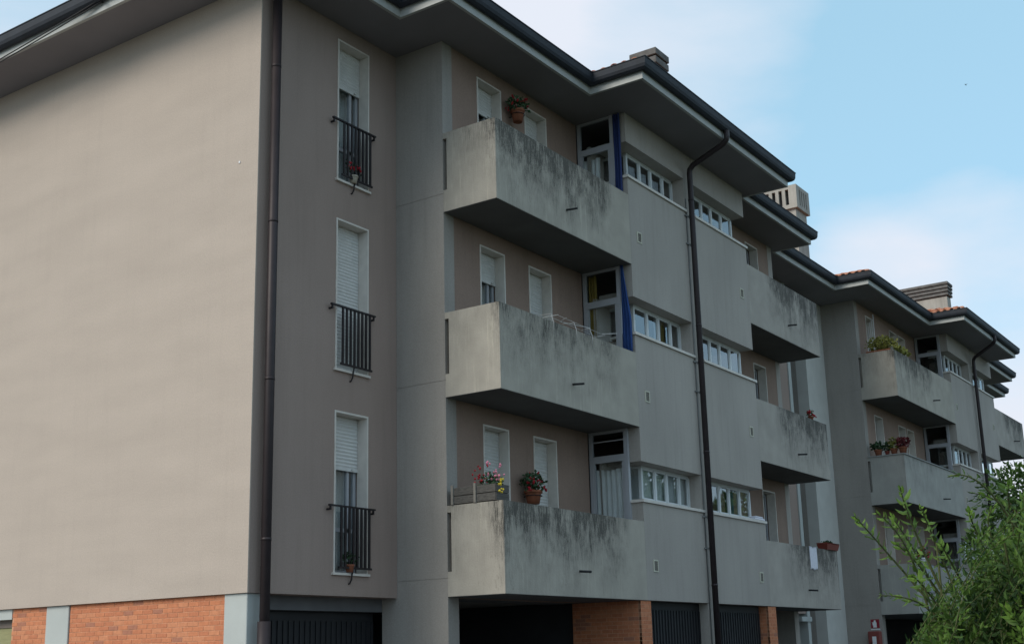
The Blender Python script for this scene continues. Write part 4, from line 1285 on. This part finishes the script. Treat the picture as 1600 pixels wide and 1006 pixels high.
while cnt < 780:
    px_, py_ = rnd.uniform(1395, 1780), rnd.uniform(740, 1130)
    if not inside(px_, py_): continue
    edge = not inside(px_-18, py_-30)
    dd = rnd.uniform(5.7, 7.6)
    tip = world_at(px_, py_, dd)
    root = Vector((base_c.x, base_c.y, GZ)) + Vector((rnd.uniform(-.5, .5), rnd.uniform(-.5, .5), 0))
    b0 = tip + (root - tip)*rnd.uniform(.18, .42) + Vector((rnd.uniform(-.38, .38), rnd.uniform(-.38, .38), rnd.uniform(-.1, .1)))
    shoot(Lv, St, b0, tip, rnd, rnd.uniform(.034, .058), .024, .03, rnd.choice((.0, .05, .12, .22, .36)), r0=.0018)
    cnt += 1
for i in range(26):
    root = Vector((base_c.x, base_c.y, GZ)) + Vector((rnd.uniform(-.25, .25), rnd.uniform(-.25, .25), 0))
    tip = world_at(rnd.uniform(1430, 1700), rnd.uniform(830, 960), rnd.uniform(6.0, 7.3))
    c_ = root.lerp(tip, .5) + Vector((0, 0, .25)); pts = [bez(root, c_, tip, j/8) for j in range(9)]
    St.tube(pts, [.018*(1-.75*j/8) for j in range(9)], 6, caps=False)
St.build('stems', STEMG, SH)
me = Lv.mesh('foliage', LEAF)
fo = place(bpy.data.objects.new('foliage', me), (0, 0, 0)); fo.parent = SH; fo.location = -base_c; tag(fo, kind='stuff')
# the largest leaves on the long shoots are leaves of their own
proto = {}
for (p, a, side, L_, W, tone) in coll:
    tk = round(tone*4)
    if tk not in proto:
        l1 = Leaves(); l1.leaf(Vector((0, 0, 0)), Vector((1, 0, 0)), Vector((0, 1, 0)), 1.0, .18, tk/4, .15)
        proto[tk] = l1.mesh('leaf', LEAF)
    o = bpy.data.objects.new('leaf', proto[tk])
    COL.objects.link(o)
    nrm = a.cross(side).normalized()
    mw = Matrix((a, side, nrm)).transposed().to_4x4()
    o.parent = SH
    o.rotation_euler = mw.to_euler(); o.scale = (L_, L_, L_); o.location = p - base_c

def tree(name, loc, h, rad, label, seed, cat='tree', group=None, nl=5000, leaf=.16, tonemax=.3, trunk=.16):
    rnd = random.Random(seed); loc = Vector(loc)
    t = thing(name, loc, label, cat, group)
    b = MB(); ctr = loc + Vector((0, 0, h*.62))
    b.tube([loc, loc+Vector((.1, .05, h*.3)), loc+Vector((.0, .1, h*.6)), loc+Vector((.1, 0, h*.9))], [trunk, trunk*.75, trunk*.5, .03], 8)
    clumps = []
    for i in range(26):
        th = rnd.uniform(0, 6.28); ph = rnd.uniform(-.9, 1.4)
        d = Vector((math.cos(th)*math.cos(ph), math.sin(th)*math.cos(ph), math.sin(ph)))
        c = ctr + Vector((d.x*rad, d.y*rad, d.z*h*.34))*rnd.uniform(.45, .95)
        clumps.append((c, rad*rnd.uniform(.22, .42), rnd.uniform(0, tonemax)))
        b.tube([loc+Vector((0, 0, h*rnd.uniform(.25, .6))), c], [trunk*.3, .015], 5, caps=False)
    b.build('trunk', BARK, t)
    Lc = Leaves()
    for i in range(nl):
        c, r_, tn = rnd.choice(clumps)
        d = Vector((rnd.gauss(0, 1), rnd.gauss(0, 1), rnd.gauss(0, 1))).normalized()*rnd.uniform(.3, 1)**.5*r_
        a = (d.normalized() + Vector((rnd.uniform(-.8, .8), rnd.uniform(-.8, .8), rnd.uniform(-.8, .3)))).normalized()
        side = a.cross(Vector((rnd.uniform(-1, 1), rnd.uniform(-1, 1), 1))).normalized()
        Lc.leaf(c+d, a, side, leaf*rnd.uniform(.6, 1.3), leaf*.25, min(1, max(0, tn+rnd.uniform(-.08, .1))))
    o = place(bpy.data.objects.new('crown', Lc.mesh('crown', LEAF)), (0, 0, 0)); o.parent = t; o.location = -loc
    return t
q = world_at(1668, 960, 22)
tree('garden_tree', (q.x, q.y, GZ), 4.6, 1.5, 'darker bushy tree behind the shrub at the right edge', 5, nl=9000, leaf=.11, tonemax=.22)
# trees across the road, mirrored in the lower windows
for i, (x, y, h) in enumerate(((29, -14, 8.0), (35, -15.5, 9.0), (41, -14.5, 8.6), (48, -15.5, 9.4), (57, -15, 9.6))):
    tree('roadside_tree', (x, y, GZ), h, 3.6, ['tree opposite the near balconies across the road', 'tall tree opposite the main downpipe across the road', 'low tree opposite the gap between the blocks', 'tallest tree opposite the far block', 'tree opposite the far end of the far block'][i], 60+i, group='trees across the road', nl=3500, leaf=.42, tonemax=.3, trunk=.25)
# distant hills
b = MB(); n = 60
prev = None
for i in range(n+1):
    a = R(-20 + 110*i/n)
    d = Vector((math.cos(a), math.sin(a), 0))
    hgt = 70 + 55*noise.noise(Vector((i*.13, 2.2, 0))) + 18*noise.noise(Vector((i*.5, 7.1, 0)))
    if prev:
        d0, h0 = prev
        p = [Vector((CAM.x, CAM.y, 0)) + d0*1500, Vector((CAM.x, CAM.y, 0)) + d*1500, Vector((CAM.x, CAM.y, 0)) + d*2100, Vector((CAM.x, CAM.y, 0)) + d0*2100]
        b.quad((p[0].x, p[0].y, GZ-1), (p[1].x, p[1].y, GZ-1), (p[2].x, p[2].y, hgt), (p[3].x, p[3].y, h0))
        e = [Vector((CAM.x, CAM.y, 0)) + d*2900, Vector((CAM.x, CAM.y, 0)) + d0*2900]
        b.quad((p[3].x, p[3].y, h0), (p[2].x, p[2].y, hgt), (e[0].x, e[0].y, GZ-1), (e[1].x, e[1].y, GZ-1))
    prev = (d, hgt)
tag(b.build('hills', mat('hill_haze_blue', (.22, .30, .38), 1.0, var=.1, scale=.01)), kind='structure')  # air haze is put into the bluish hill colour
# small bird high in the sky
q = world_at(1509, 133, 60)
b = MB()
b.tube([q+Vector((-.12, 0, 0)), q, q+Vector((.10, 0, .0))], [.006, .016, .005], 6)
b.quad(q+Vector((-.03, 0, 0)), q+Vector((.03, 0, 0)), q+Vector((.01, .07, .03)), q+Vector((-.04, .10, .02)))
b.quad(q+Vector((.03, 0, 0)), q+Vector((-.03, 0, 0)), q+Vector((-.04, -.10, .03)), q+Vector((.01, -.07, .04)))
tag(b.build('bird', CABLE), 'tiny dark bird flying high in the blue sky', 'bird')
print('bricks', BR_N[0])
